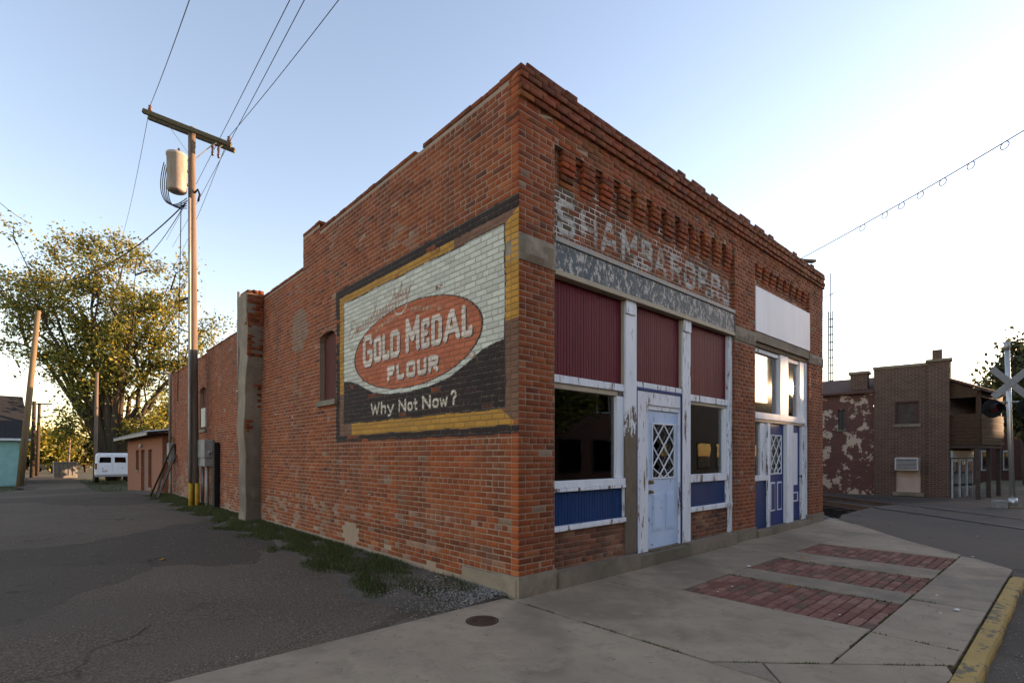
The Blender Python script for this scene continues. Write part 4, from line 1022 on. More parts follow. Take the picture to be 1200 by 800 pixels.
lattice_door('door', 'door_pale', dx0, dx1, .178, dz1, .115, dx0 + DW * .14, dx0 + DW * .86, 1.16, 1.96, 'white_soft',
             [(dx0 + DW * .16, dx0 + DW * .44, .42, .95), (dx0 + DW * .56, dx0 + DW * .84, .42, .95)], 'weathered pale blue door with diamond lattice glass')
mb = MB()                                            # hinges
for hz in (.45, 1.25, 1.9): mb.tube([(dx1 + .006, .085, hz), (dx1 + .006, .085, hz + .09)], .007, 8)
mb.build('hinge', M['brass'], fr1)

# ---- storefront, bay 2
YB = .10
sp_ = MB(); sp_.box(5.875, 8.655, -.012, .05, 3.76, 4.575); sp = sp_.build('sign_panel', M['white_clean'], bld, .003); sp['label'] = 'blank white sign panel'
B('lintel', M['stone'], bld, 5.885, 8.645, .0, .14, 3.585, 3.752)
B('head_rail', M['bare_wood'], bld, 5.875, 8.655, .04, .16, 3.50, 3.582)
bx = lambda p: PX(p, YB)
L2, t1r, m1, t2l, t2r, R2 = 5.875, bx(911.5), bx(912), bx(921), bx(935), 8.655
tr = empty('transom_window'); tr.parent = bld; tr['label'] = 'transom window that mirrors the low sun'
B('mullion', M['white_soft'], tr, t1r + .002, t2l - .002, .05, .18, 2.30, 3.498); B('frame', M['white_soft'], tr, t2r + .002, R2 - .12, .06, .18, 2.30, 3.498)
B('head_bead', M['white'], tr, L2, t1r, .08, .16, 3.42, 3.498); B('head_bead', M['white'], tr, t2l, t2r, .08, .16, 3.42, 3.498)
B('transom_bar', M['white_soft'], tr, L2, R2 - .12, .04, .18, 2.175, 2.298); B('transom_drip', M['cream'], tr, L2, R2 - .12, .06, .17, 2.12, 2.173)
pane(tr, 'glass_sun', L2, t1r, 2.298, 3.42, .13); pane(tr, 'glass_sun', t2l, t2r, 2.298, 3.42, .13)
sd = empty('sidelight'); sd.parent = bld
B('sill', M['white_soft'], sd, L2, bx(897) - .002, .055, .17, 1.02, 1.12); pane(sd, 'glass', L2, bx(890.5), 1.12, 2.12, .13); B('jamb', M['white'], sd, bx(890.5), bx(897) - .002, .09, .17, 1.121, 2.118)
B('blue_panel', M['blue'], bld, L2, bx(897) - .002, .085, .13, .12, 1.018)
B('post', M['white'], bld, bx(897), bx(900) - .002, .055, .17, .12, 2.118)
d2x0, d2x1 = bx(900), bx(918.5)
D2W = d2x1 - d2x0
lattice_door('door', 'door_blue', d2x0, d2x1, .125, 2.115, .11, d2x0 + D2W * .16, d2x0 + D2W * .86, 1.12, 1.90, 'white_soft',
             [(d2x0 + D2W * .16, d2x0 + D2W * .44, .40, .97), (d2x0 + D2W * .58, d2x0 + D2W * .86, .40, .97)], 'dark blue door with white diamond lattice glass', pmat='white_clean', knobs=False)
B('post', M['white_soft'], bld, d2x1 + .004, bx(926) - .002, .035, .17, .12, 2.118)
d3x0, d3x1 = bx(926), bx(937.5)
dr = B('door', M['door_blue'], bld, d3x0, d3x1, .11, .15, .125, 2.115); dr['label'] = 'narrow dark blue door with a long white board'
D3W = d3x1 - d3x0
B('board', M['white_clean'], dr, d3x0 + .02, d3x0 + D3W * .72, .095, .109, .87, 1.97)
mb = MB(); px0, px1, pz0, pz1 = d3x0 + D3W * .10, d3x0 + D3W * .80, .52, .72
mb.box(px0, px1, .10, .109, pz0, pz0 + .025).box(px0, px1, .10, .109, pz1 - .025, pz1).box(px0, px0 + .03, .10, .109, pz0 + .025, pz1 - .025).box(px1 - .03, px1, .10, .109, pz0 + .025, pz1 - .025)
mb.build('panel_moulding', M['white_clean'], dr)
mb = MB(); mb.tube([(d3x1 - .05, .11, 1.05), (d3x1 - .05, .07, 1.05), (d3x1 - .05, .05, 1.05)], [.012, .012, .03], 12); mb.build('knob', M['black'], dr, smooth=True)
B('board', M['white'], bld, d3x1 + .004, bx(943), .06, .17, .12, 2.118); B('board', M['white_soft'], bld, bx(943) + .003, R2 - .003, .045, .16, .12, 2.118); B('board', M['white'], bld, R2 - .118, R2 - .003, .045, .16, 2.121, 3.498)
# knocked-out things on the roof edge: a board end sticking out
bd = empty('roof_board', (8.1, .18, 5.66), label='short board sticking out over the parapet', cat='board')
MB().bar((-.25, .1, -.03), (.55, -.28, .02), .10, .05).build('board', M['bare_wood'], bd)
MB().tube([(-.2, .1, -.16), (-.2, .1, -.02)], .02, 6).build('stub', M['bare_wood'], bd)

# ================================================================== THINGS
def catenary(a, b, sag, n=24):
    a = Vector(a); b = Vector(b)
    return [a.lerp(b, i / n) - Vector((0, 0, sag * 4 * (i / n) * (1 - i / n))) for i in range(n + 1)]
def wire(a, b, sag, label, r=.008, name='overhead_wire', group='overhead wires', n=28):
    o = MB().tube(catenary(a, b, sag, n), r, 5).build(name, M['wire'], None, smooth=True)
    return tag(o, label, 'wire', group)

# ---- utility pole with transformer
pb = GR(227, 592); pole = empty('utility_pole', pb, label='tall weathered utility pole with crossarm and transformer beside the brick side wall', cat='utility pole')
PT = 15.45                                            # its depth from the camera
def onpole(px, py, t=PT): return AT(px, py, t) - pb
top = onpole(224.5, 150)
mb = MB(); mb.tube([(0, 0, -.3)] + [Vector((0, 0, 0)).lerp(top, k / 10) for k in range(11)], [.145] + [.14 - .045 * k / 10 for k in range(11)], 14); mb.build('shaft', M['pole'], pole, smooth=True)
aL, aR = onpole(170.5, 133, 15.2), onpole(273, 173, 15.7)
dirn = (aR - aL).normalized(); off = Vector((-dirn.y, dirn.x, 0)).normalized() * .17
MB().bar(aL + off, aR + off, .10, .125).build('crossarm', M['arm'], pole, .006); MB().bar(aL - off * 1.0 + Vector((0, 0, -.03)), aR - off + Vector((0, 0, -.03)), .10, .125).build('crossarm', M['arm'], pole, .006)
mid = (aL + aR) / 2
for s_ in (-.62, .62):
    MB().bar(mid + dirn * s_ + off * .7 + Vector((0, 0, -.07)), onpole(225, 186) + off * .6, .035, .012).build('brace', M['steel'], pole)
for p in (aL + dirn * .12, aR - dirn * .12):
    mb = MB(); p = p + Vector((0, 0, .05)); mb.tube([p, p + Vector((0, 0, .08)), p + Vector((0, 0, .10)), p + Vector((0, 0, .15)), p + Vector((0, 0, .17)), p + Vector((0, 0, .22)), p + Vector((0, 0, .24))], [.02, .02, .06, .055, .035, .05, .02], 10); mb.build('insulator', M['porcelain'], pole, smooth=True)
for px in (249, 256):
    p = onpole(px, 176 if px < 252 else 179, 15.6); mb = MB(); mb.tube([p + Vector((0, 0, .16)), p + Vector((0, 0, .1)), p, p + Vector((0, 0, -.1)), p + Vector((0, 0, -.16))], [.025, .045, .03, .045, .03], 8); mb.build('cutout_fuse', M['porcelain'], pole, smooth=True)
    MB().bar(p + Vector((0, 0, .15)), p + Vector((0, 0, .15)) + dirn * .1 + Vector((0, 0, .12)), .03, .03).build('fuse_bracket', M['steel'], pole)
tc = onpole(207, 203, 15.2)
mb = MB(); hh = .56; lean = Vector((.01, 0, 0))
mb.tube([tc + Vector((0, 0, z)) for z in (-hh, -hh + .03, -hh + .05, hh - .10, hh - .09, hh - .02, hh, hh + .03)], [.19, .235, .25, .258, .275, .275, .25, .05], 24); tk = mb.build('transformer_tank', M['tank'], pole, smooth=True)
tk.data.polygons.foreach_set('use_smooth', [True] * len(tk.data.polygons))
mb = MB(); mb.tube([tc + Vector((.05, 0, hh)), tc + Vector((.05, 0, hh + .08)), tc + Vector((.05, 0, hh + .16)), tc + Vector((.05, 0, hh + .2))], [.03, .05, .03, .015], 8); mb.build('bushing', M['porcelain'], tk, smooth=True)
for z in (-.25, .15): MB().bar(tc + Vector((0, 0, z)), Vector((top.x * .9, top.y * .9, tc.z + z)), .06, .06).build('hanger', M['steel'], pole)
for k in range(5):                                    # looped secondary leads
    a = onpole(192 + k * 1.5, 190 + k * 3, 15.15); b = onpole(219, 232 + k * 3, 15.4); c1 = onpole(180 + k * 3, 232 + k * 4, 15.15); c2 = onpole(196 + k * 3, 252 - k * 2, 15.25)
    pts = [(a * (1 - t) ** 3 + c1 * 3 * t * (1 - t) ** 2 + c2 * 3 * t * t * (1 - t) + b * t ** 3) for t in [i / 16 for i in range(17)]]
    MB().tube(pts, .013, 5).build('lead', M['wire'], pole, smooth=True)
cp = [onpole(222.0, y, 15.25) for y in (232, 300, 400, 500, 566)]
MB().tube(cp, .04, 8).build('conduit', M['pipe'], pole, smooth=True)
MB().tube([onpole(212, 236, 15.35), onpole(211, 300, 15.35), onpole(209, 400, 15.4), onpole(208, 470, 15.6)], .012, 5).build('lead', M['wire'], pole, smooth=True)
MB().tube([onpole(232, 236, 15.4), onpole(234, 228, 15.4), onpole(231.5, 222, 15.4), onpole(228, 226, 15.4)], .03, 6).build('bracket_loop', M['black'], pole, smooth=True)
for px in (223.5, 231):
    p = onpole(px, 592, 15.2); q = onpole(px, 566, 15.2); MB().tube([(p.x, p.y, -.1), (p.x, p.y, q.z)], .06, 12).build('ground_guard', M['guard'], pole, smooth=True)
MB().bar(onpole(210, 353), onpole(226, 347), .05, .05).build('side_bracket', M['pole_dark'], pole)
ga, gb = pb + aL + dirn * .12 + Vector((0, 0, .28)), pb + aR - dirn * .12 + Vector((0, 0, .28))
for nm, p, pxy, tn in (('thin overhead wire from the left insulator of the crossarm up to the top edge', ga, (221, -6), 8.2), ('overhead wire from the right insulator of the crossarm up to the top edge', gb, (396, -6), 9.6)):
    q = AT(*pxy, tn); e = p + (q - p) * 1.6; wire(p, e, .12, nm)
for nm, px0, pxt, tt in (('leftmost of the two middle overhead wires passing behind the crossarm', (251, 157), (337, -6), 9.2), ('rightmost of the two middle overhead wires passing behind the crossarm', (262, 162), (354, -6), 9.2)):
    p = AT(*px0, 16.0); q = AT(*pxt, tt); wire(p + (p - q) * 2.2 + Vector((0, 0, -.9)), p + (q - p) * 1.5, .1, nm)
wire(ga, AT(140, 285, 36), .5, 'thin wire running from the left crossarm insulator back over the tree'); wire(gb, AT(192, 330, 36), .5, 'thin wire running from the right crossarm insulator back past the tree')
wire(pb + onpole(217, 238, 15.3), AT(-40, 290, 22), 1.9, 'thick drooping cable from the transformer leads towards the left edge', .018)
wire(pb + onpole(216, 240, 15.3), AT(160, 310, 24), .25, 'short service cable sloping from the pole down into the tree', .012)
wire(AT(-30, 210, 20), AT(36, 262, 34), .2, 'wire entering from the left edge at the top of the tree', .016)
wire(AT(-5, 341, 30), AT(52, 346, 36), .3, 'thin wire meeting the leaning pole from the left edge', .012)

# ---- antenna mast far right
am = empty('antenna_mast', AT(973.5, 590, 27), label='thin lattice antenna mast rising behind the peeling red wall', cat='antenna'); az = am.location.z
def ap(px, py): return AT(px, py, 27) - am.location
mb = MB()
legs = [Vector((.11 * math.cos(a), .11 * math.sin(a), 0)) for a in (0.3, 2.4, 4.5)]
ht = ap(973, 365).z
for l in legs: mb.tube([l + Vector((0, 0, -.2)), l + Vector((0, 0, ht))], .028, 5)
mb.build('mast_legs', M['wire'], am)
mb = MB()
for k in range(int(ht / .4)):
    z = k * .4
    for i in range(3): mb.tube([legs[i] + Vector((0, 0, z)), legs[(i + 1) % 3] + Vector((0, 0, z + .02))], .022, 4)
mb.build('rungs', M['wire'], am)
MB().tube([(0, 0, ht - .1), (0, 0, ap(973, 320).z)], .022, 6).build('mast_tip', M['wire'], am)
mb = MB(); c = ap(973, 345); mb.tube([c + Vector((-.38, .3, -.22)), c + Vector((.38, -.3, .22))], .018, 5); mb.tube([c + Vector((-.1, .1, -.2)), c + Vector((.2, -.1, .08))], .012, 5); mb.build('yagi', M['wire'], am)
# ---- cable with rings, upper right
ca, cb = AT(900, 323, 19), AT(1290, 98, 11.0)
cab = empty('ringed_cable', ca, label='overhead cable with small hanging rings in the upper right sky', cat='cable')
cpts = catenary(Vector((0, 0, 0)), cb - ca, .12, 30); MB().tube(cpts, .013, 6).build('cable', M['wire'], cab, smooth=True)
for px, s_ in ((1178, 1), (1137, .95), (1105, .9), (1078, .85), (1056, .8), (1037, .75), (1010, .7)):
    best = min(range(301), key=lambda i: abs(600 + FPX * (lambda d: (d.x * D2[0] + d.y * D1[0]) / (d.x * D2[1] + d.y * D1[1]))(ca.lerp(cb, i / 300) - Vector((CX, CY, CH))) - px))
    u = best / 300; p = (cb - ca) * u - Vector((0, 0, .12 * 4 * u * (1 - u)))
    al = (cb - ca).normalized(); r_ = .085
    pts = [p + al * (r_ * math.sin(a)) + Vector((0, 0, -r_ + r_ * math.cos(a))) for a in [2 * math.pi * k / 16 for k in range(17)]]
    MB().tube(pts, .010, 5, False).build('ring', M['wire'], cab, smooth=True)

# ---- electric service gear on the side wall
def meter_group():
    g = empty('electric_meters', (-.01, 13.2, 0), label='grey electric meter boxes and conduits on the side wall behind the pole', cat='electric meter')
    L_ = lambda p, x=-.12: SY(p, x) - 13.2
    H_ = lambda p, y_, x=-.12: CH + (x - CX) / ray(p, 0)[0] * ray(p, y_)[2]
    y0, y1 = L_(246), L_(237)
    bx_ = MB().box(-.26, -.02, y0, y1, H_(242, 536), H_(242, 515)).build('meter_box', M['box_grey'], g, .012)
    MB().box(-.24, -.02, y0 + .05, y1 - .02, H_(242, 546), H_(242, 536) - .005).build('lower_box', M['box_grey'], g, .01)
    yb = L_(234); MB().box(-.22, -.02, yb - .1, yb + .32, H_(234, 535), H_(234, 521)).build('small_box', M['box_grey'], g, .01)
    zc = H_(236, 526); yc = y1 + .14
    MB().tube([(-.22, yc, zc), (-.30, yc, zc), (-.33, yc, zc)], [.09, .09, .05], 16).build('meter', M['alu'], g, smooth=True)
    for px in (238, 243.5): MB().tube([(-.13, L_(px), -.1), (-.13, L_(px), H_(px, 546) + .02)], .045, 10).build('conduit', M['pipe'], g, smooth=True)
    MB().tube([(-.16, L_(248.5), H_(248, 533)), (-.22, L_(250.5), H_(250, 533) + .1)], .03, 6).build('elbow', M['pipe'], g, smooth=True)
    yk = L_(251); MB().box(-.14, -.02, yk - .12, yk + .12, -.1, H_(251, 518)).build('cable_cover', M['black'], g, .01)
meter_group()
def mast():
    y_ = SY(199, -.15); g = empty('service_mast', (-.02, y_, 0), label='grey service conduit with curved weatherhead at the far end of the side wall', cat='conduit')
    zt = CH + (-.15 - CX) / ray(199, 0)[0] * ray(199, 436)[2]
    pts = [(-.13, 0, 1.6), (-.13, 0, zt - .15)] + [(-.13 - .12 * (1 - math.cos(a)), .02, zt - .15 + .13 * math.sin(a)) for a in (0.4, .9, 1.4, 1.9, 2.5)]
    MB().tube(pts, .05, 10).build('pipe', M['pipe'], g, smooth=True)
    MB().box(-.20, -.02, -.22, .2, 1.25, 1.95).build('meter_box', M['box_grey'], g, .012)
    MB().tube([(-.1, .05, -.2), (-.1, .05, 1.25)], .04, 8).build('conduit', M['pipe'], g, smooth=True)
mast()
vp = empty('vent_pipe', (.12, SY(285.5, .1), 4.0), label='thin metal vent pipe standing against the buttress', cat='pipe')
MB().tube([(-.14, 0, -1.2), (-.14, 0, 1.62)], .035, 10).build('pipe', M['pipe'], vp, smooth=True); MB().box(-.18, 0.0, -.05, .05, -.9, -.86).build('strap', M['steel'], vp)
# white box in far window
o = MB().box(-.02, .085, 13.95, 14.5, 2.36, 2.95).build('fan_box', M['acwhite'], None, .01); tag(o, 'pale box fixed in the far window of the side wall', 'box')
# leaning scrap boards
for k, (px, h_, dy, mt) in enumerate(((187, 1.9, .3, 'pole_dark'), (189, 1.5, -.2, 'oldtrim'), (185.5, 2.2, .1, 'pole_dark'))):
    y_ = SY(px, -.5); gz = ground_h(-.5, y_)
    o = MB().bar((-.75 + .1 * k, y_ + dy, gz - .03), (-.07, y_ + .1 * k, gz + h_), .14, .03).build('scrap_board', M[mt]); tag(o, ('longest', 'shortest', 'tallest dark')[k] + ' scrap board leaning on the wall before the low brick annex', 'board', 'scrap boards')

# ---- low brick annex at the end of the lane
M['annex'] = brick_tex('annex_brick', (.34, .10, .045), (.26, .075, .035), (.22, .15, .11))
AY0, AY1, AX = 20.8, 32.0, -.12; az0 = -.45
an = empty('brick_annex', (AX, AY0, 0), label='low orange brick annex with a pale overhanging roof beyond the long side wall', cat='building')
wz = 2.42
def ann_wall():
    ops = [(SY(162.5, AX), SY(159, AX), .75, 1.75), (SY(169.5, AX), SY(165, AX), -.35, 1.75), (SY(178, AX), SY(173.5, AX), .05, 1.75)]
    ops = sorted([(a - AY0, b - AY0, c, d) for a, b, c, d in [(min(o[0], o[1]), max(o[0], o[1]), o[2], o[3]) for o in ops]])
    mb = MB(); cur = 0
    for a, b, c, d in ops:
        mb.box(0, .25, cur, a, az0, wz); mb.box(0, .25, a, b, d, wz)
        if c > az0 + .15: mb.box(0, .25, a, b, az0, c)
        cur = b
    mb.box(0, .25, cur, AY1 - AY0, az0, wz); mb.box(.25, 6, 0, .25, az0, wz); mb.box(.25, 6, AY1 - AY0 - .25, AY1 - AY0, az0, wz)
    mb.build('wall', M['annex'], an)
    for k, (a, b, c, d) in enumerate(ops):
        nm = 'door' if c < -.1 else 'window'
        f = MB().box(.12, .16, a, b, c, d).build(nm, M['door_pale' if 0 else 'oldtrim'], an); MB().box(.10, .118, a + .08, b - .08, c + .1, d - .1).build('pane', M['acgrill'], f)
        if nm == 'window': MB().box(-.05, .12, a - .05, b + .05, c - .08, c - .003).build('sill', M['stone'], f)
        else: MB().tube([(-.02, (a + b) / 2, d + .15), (-.10, (a + b) / 2, d + .22), (-.12, (a + b) / 2, d + .12)], [.05, .09, .07], 10).build('lamp', M['acwhite'], f)
    mb = MB(); n = 46
    for i in range(n):                                # ribbed sheet roof
        y0 = -.5 + (AY1 - AY0 + .9) * i / n; y1 = -.5 + (AY1 - AY0 + .9) * (i + 1) / n; ym = (y0 + y1) / 2
        mb.add([(-.62, y0, 2.40), (-.62, ym, 2.44), (6, ym, 3.24), (6, y0, 3.20), (-.62, y1, 2.40), (6, y1, 3.20)], [(0, 1, 2, 3), (1, 4, 5, 2)])
    r_ = mb.build('roof', M['alu'], an); MB().box(-.60, -.56, -.5, AY1 - AY0 + .4, 2.27, 2.40).build('fascia', M['lime'], r_)
    mb = MB().box(-.56, 6, -.48, AY1 - AY0 + .38, 2.36, 2.385).build('soffit', M['oldtrim'], r_)
ann_wall()

# ---- foliage
def leaf_mesh(name, centers, size, cols, parent, flat=.0):
    C_ = np.asarray(centers, float); n = len(C_); cols = np.asarray(cols, float)
    a = RNG.normal(size=(n, 3)); a /= np.linalg.norm(a, axis=1)[:, None]
    b = np.cross(a, RNG.normal(size=(n, 3))); b /= np.linalg.norm(b, axis=1)[:, None]
    sz = size * RNG.uniform(.45, 1.6, (n, 1))
    c3 = np.cross(a, b) * .18
    V = np.stack([C_ - a * sz, C_ + b * sz * .55 + c3 * sz, C_ + a * sz, C_ - b * sz * .55 + c3 * sz], 1).reshape(-1, 3)
    F = np.arange(4 * n).reshape(n, 4)
    me = np_mesh(name, V, F, M['leaf'], np.repeat(np.c_[cols, np.ones(n)], 4, 0)); return link(bpy.data.objects.new(name, me), parent)
GOLD_P = [((.34, .25, .022), 2.5), ((.25, .215, .028), 4), ((.17, .175, .028), 4.5), ((.11, .125, .024), 4), ((.065, .08, .02), 2.5)]
GREEN_P = [((.06, .065, .018), 4), ((.085, .085, .02), 3), ((.14, .12, .022), 2), ((.04, .045, .014), 3), ((.22, .16, .02), 1)]
DARK_P = [((.045, .055, .018), 4), ((.065, .07, .02), 3), ((.03, .038, .014), 3), ((.10, .09, .02), 1)]
def pal(tab, n, goldness=None):
    cs = np.array([c for c, _ in tab]); p = np.array([w_ for _, w_ in tab], float); p /= p.sum()
    return cs[RNG.choice(len(cs), n, p=p)] * RNG.uniform(.75, 1.25, (n, 1))
def tree(name, base, stems, label, cat='tree', trunk_r=.4, n_sub=7, sub_len=2.6, per=70, spread=.75, leaf=.16, tab=GOLD_P, group=None, reject=None, limb_r=.16):
    root = empty(name, base, label=label, cat=cat, group=group)
    tr_, cen = MB(), []
    for tip, fork in stems:                           # every stem: from the base, bending at its fork, to its tip
        tip = Vector(tip); fork = Vector(fork)
        pts = [Vector((0, 0, -.3)), fork * .5 + Vector((0, 0, 0)), fork]
        m_ = 6
        for k in range(1, m_ + 1):
            u = k / m_; q = fork.lerp(tip, u); amp = (tip - fork).length * .035
            pts.append(q + Vector((random.gauss(0, amp), random.gauss(0, amp), random.gauss(0, amp))))
        rr = [trunk_r, trunk_r * .8, limb_r * 1.5] + [limb_r * (1.3 - 1.15 * k / m_) for k in range(1, m_ + 1)]
        tr_.tube(pts, rr, 8)
        L = (tip - fork).length
        for j in range(n_sub):
            u = random.uniform(.15, 1.0); k = min(m_ - 1, int(u * m_)); o = pts[3 + k]
            dv = ((tip - fork).normalized() * .6 + Vector((random.gauss(0, .8), random.gauss(0, .8), random.gauss(.25, .5)))).normalized()
            ll = sub_len * random.uniform(.5, 1.2) * (1.15 - .55 * u)
            e = o + dv * ll; mdp = o.lerp(e, .5) + Vector((random.gauss(0, .1 * ll), random.gauss(0, .1 * ll), random.gauss(0, .1 * ll)))
            tr_.tube([o, mdp, e], [limb_r * .45, limb_r * .3, limb_r * .08], 5)
            for _ in range(3):
                tw = mdp.lerp(e, random.random()); te = tw + Vector((random.gauss(0, .6), random.gauss(0, .6), random.gauss(.1, .5))) * (sub_len * .3)
                tr_.tube([tw, te], [limb_r * .14, limb_r * .05], 4)
                nn = int(per * random.uniform(.35, 1.5)); cl = RNG.normal(size=(nn, 3)) * spread * random.uniform(.3, .7) + np.array(tw.lerp(te, random.uniform(.3, 1)))
                cen.append(cl)
            nn = int(per * random.uniform(.4, 1.4)); cen.append(RNG.normal(size=(nn, 3)) * spread * .6 + np.array(e))
    tr_.build('trunk', M['bark'], root, smooth=True)
    cen = np.concatenate(cen); cen = cen[cen[:, 2] > .3]
    if reject is not None: cen = cen[~reject(cen + np.array(base))]
    leaf_mesh('crown', cen, leaf, pal(tab, len(cen)), root); return root
TB = AT(133, 556, 41); TB.z = -.42
def tp(px, py, t=41): return AT(px, py, t) - TB
stems = []
for px, py, t, f in ((20, 300, 40, (108, 500)), (60, 298, 42, (120, 480)), (95, 292, 39.5, (122, 470)), (128, 298, 41, (130, 470)), (155, 315, 43, (136, 480)), (190, 335, 40, (140, 490)), (208, 370, 41.5, (145, 500)), (218, 420, 41, (150, 505)), (5, 330, 41, (112, 490)), (40, 335, 38.5, (112, 480)), (160, 360, 38.8, (135, 480)), (110, 320, 38.5, (126, 470)), (75, 330, 43.5, (118, 480)), (140, 330, 43.5, (132, 475)), (100, 500, 42, (118, 525)), (165, 500, 41.5, (142, 530)), (75, 420, 40, (115, 500)), (180, 400, 42.5, (140, 500)), (235, 385, 42, (150, 495)), (100, 440, 39.5, (120, 500)), (120, 400, 42, (128, 490)), (-15, 310, 41, (105, 485))):
    stems.append((tp(px, py, t), tp(*f, 41 + (t - 41) * .3)))
tree('cottonwood_tree', TB, stems, 'tall golden autumn tree with several trunks behind the white van', trunk_r=.42, n_sub=9, sub_len=3.0, per=60, spread=.85, leaf=.11, limb_r=.15)
def bush(name, px, py_top, py_base, t, wpx, label, tab=GREEN_P, per=70, leaf=.16, group=None):
    b = AT(px, py_base, t); b.z = ground_h(b.x, b.y) - .15; tp_ = AT(px, py_top, t); H_ = tp_.z - b.z; W_ = wpx / FPX * t / 2
    st = [((random.gauss(0, W_ * .5), random.gauss(0, W_ * .5), H_ * random.uniform(.55, .95)), (random.gauss(0, .15), random.gauss(0, .15), H_ * .18)) for _ in range(9)]
    return tree(name, b, st, label, trunk_r=.12 * H_ / 4, n_sub=5, sub_len=max(.6, W_ * .6), per=per, spread=W_ * .34, leaf=leaf, tab=tab, group=group, limb_r=.05 * H_ / 4)
bush('leafy_tree', 62, 505, 552, 58, 46, 'small sunlit tree beyond the dark poles at the end of the lane', GOLD_P, 60, .17)
bush('leafy_tree', 100, 512, 552, 62, 40, 'green bushy tree left of the big trunks at the end of the lane', GREEN_P, 60, .17)
bush('leafy_tree', 158, 505, 553, 50, 50, 'bushy tree showing behind the white van and the annex roof', GREEN_P, 60, .16)
bush('leafy_tree', 30, 515, 551, 70, 60, 'distant low tree behind the utility box left of the lane', DARK_P, 50, .2)
bush('leafy_tree', 85, 525, 552, 75, 70, 'far dark hedge-like tree closing the end of the lane', DARK_P, 60, .2)
bush('leafy_tree', 190, 470, 553, 46, 60, 'leafy tree rising behind the annex roof', GOLD_P, 50, .16)
bush('shade_tree', 1206, 392, 560, 30, 74, 'dark leafy tree behind the crossing signal at the right edge', DARK_P, 150, .15)
bush('shade_tree', 1165, 440, 560, 40, 80, 'dark tree behind the brown brick house roof', DARK_P, 100, .18)

# ---- leaning and background poles
def lean_pole(pa, ta, pt, r0, r1, mat, label, parts=()):
    b = AT(*pa, ta); gz = ground_h(b.x, b.y); b.z = gz; t_ = AT(*pt, ta)
    g = empty('utility_pole', b, label=label, cat='utility pole', group='utility poles'); v = t_ - b
    MB().tube([-.1 * v.normalized(), v * .5, v], [r0, (r0 + r1) / 2, r1], 10).build('shaft', M[mat], g, smooth=True)
    return g, v
g, v = lean_pole((23, 567), 32, (44.5, 364), .19, .13, 'pole_tan', 'leaning yellowish wooden pole beside the teal garage')
g, v = lean_pole((37, 551), 44, (40, 470), .16, .13, 'pole_dark', 'dark short pole just right of the leaning pole')
g, v = lean_pole((43, 549), 50, (46, 472), .15, .12, 'pole_dark', 'dark pole with a small crossarm further down the lane')
MB().bar(v * .985 + Vector((-.9, .7, 0)), v * .985 + Vector((.9, -.7, 0)), .1, .12).build('crossarm', M['pole_dark'], g)
MB().tube([v * .8, v * .8 + Vector((.9, -.7, .15)), v * .8 + Vector((1.0, -.8, .05))], [.04, .03, .09], 6).build('lamp_arm', M['steel'], g)
g, v = lean_pole((111, 550), 37, (113.5, 436), .13, .10, 'pole', 'grey bare pole standing before the big tree trunks')
g, v = lean_pole((79, 549), 52, (82, 512), .10, .08, 'pole', 'thin pale pole at the far end of the lane')

# ---- white van seen from behind
def loft(name, secs, mat, parent, close=True):
    n = len(secs[0]); v = [p for s_ in secs for p in s_]
    f = [(i * n + k, i * n + (k + 1) % n, (i + 1) * n + (k + 1) % n, (i + 1) * n + k) for i in range(len(secs) - 1) for k in range(n)]
    if close: f += [tuple(range(n))[::-1], tuple((len(secs) - 1) * n + k for k in range(n))]
    return MB().add(v, f).build(name, mat, parent, smooth=False)
def rrect(y, hw, z0, z1, r, tumble=.0, n=4):
    pts = []
    for cx, cz, a0 in ((hw - r, z0 + r, -90), (hw - r, z1 - r, 0), (-hw + r, z1 - r, 90), (-hw + r, z0 + r, 180)):
        for k in range(n + 1):
            a = R(a0 + 90 * k / n); z = cz + r * math.sin(a); s_ = 1 - tumble * max(0, (z - z0 - (z1 - z0) * .5)) / (z1 - z0)
            pts.append(((cx + r * math.cos(a)) * s_, y, z))
    return pts
def wheel(parent, x, y, r=.36, w_=.24):
    s_ = 1 if x > 0 else -1
    t = MB().tube([(x - s_ * w_ / 2, y, r), (x - s_ * w_ * .35, y, r), (x + s_ * w_ * .35, y, r), (x + s_ * w_ / 2, y, r)], [r * .86, r, r, r * .86], 20).build('wheel', M['black'], parent, smooth=True)
    MB().tube([(x + s_ * w_ * .38, y, r), (x + s_ * w_ * .52, y, r), (x + s_ * w_ * .53, y, r)], [r * .6, r * .55, r * .15], 14).build('rim', M['alu'], t)
vb = AT(132, 558, 36); vb.z = ground_h(vb.x, vb.y) - .02
van = empty('parked_van', vb, R(-3), 'white van parked under the tree at the end of the lane, seen from behind', 'van')
secs = [rrect(y, hw, z0, z1, r, .16) for y, hw, z0, z1, r in ((0, .92, .52, 1.98, .12), (.06, .985, .45, 2.04, .16), (.6, 1.0, .42, 2.08, .18), (3.2, 1.0, .42, 2.08, .18), (3.7, .99, .42, 1.98, .18), (4.25, .97, .42, 1.30, .2), (4.9, .93, .45, 1.18, .2), (5.1, .85, .5, 1.0, .15))]
loft('body', secs, M['van'], van).modifiers.new('bevel', 'BEVEL').width = .02
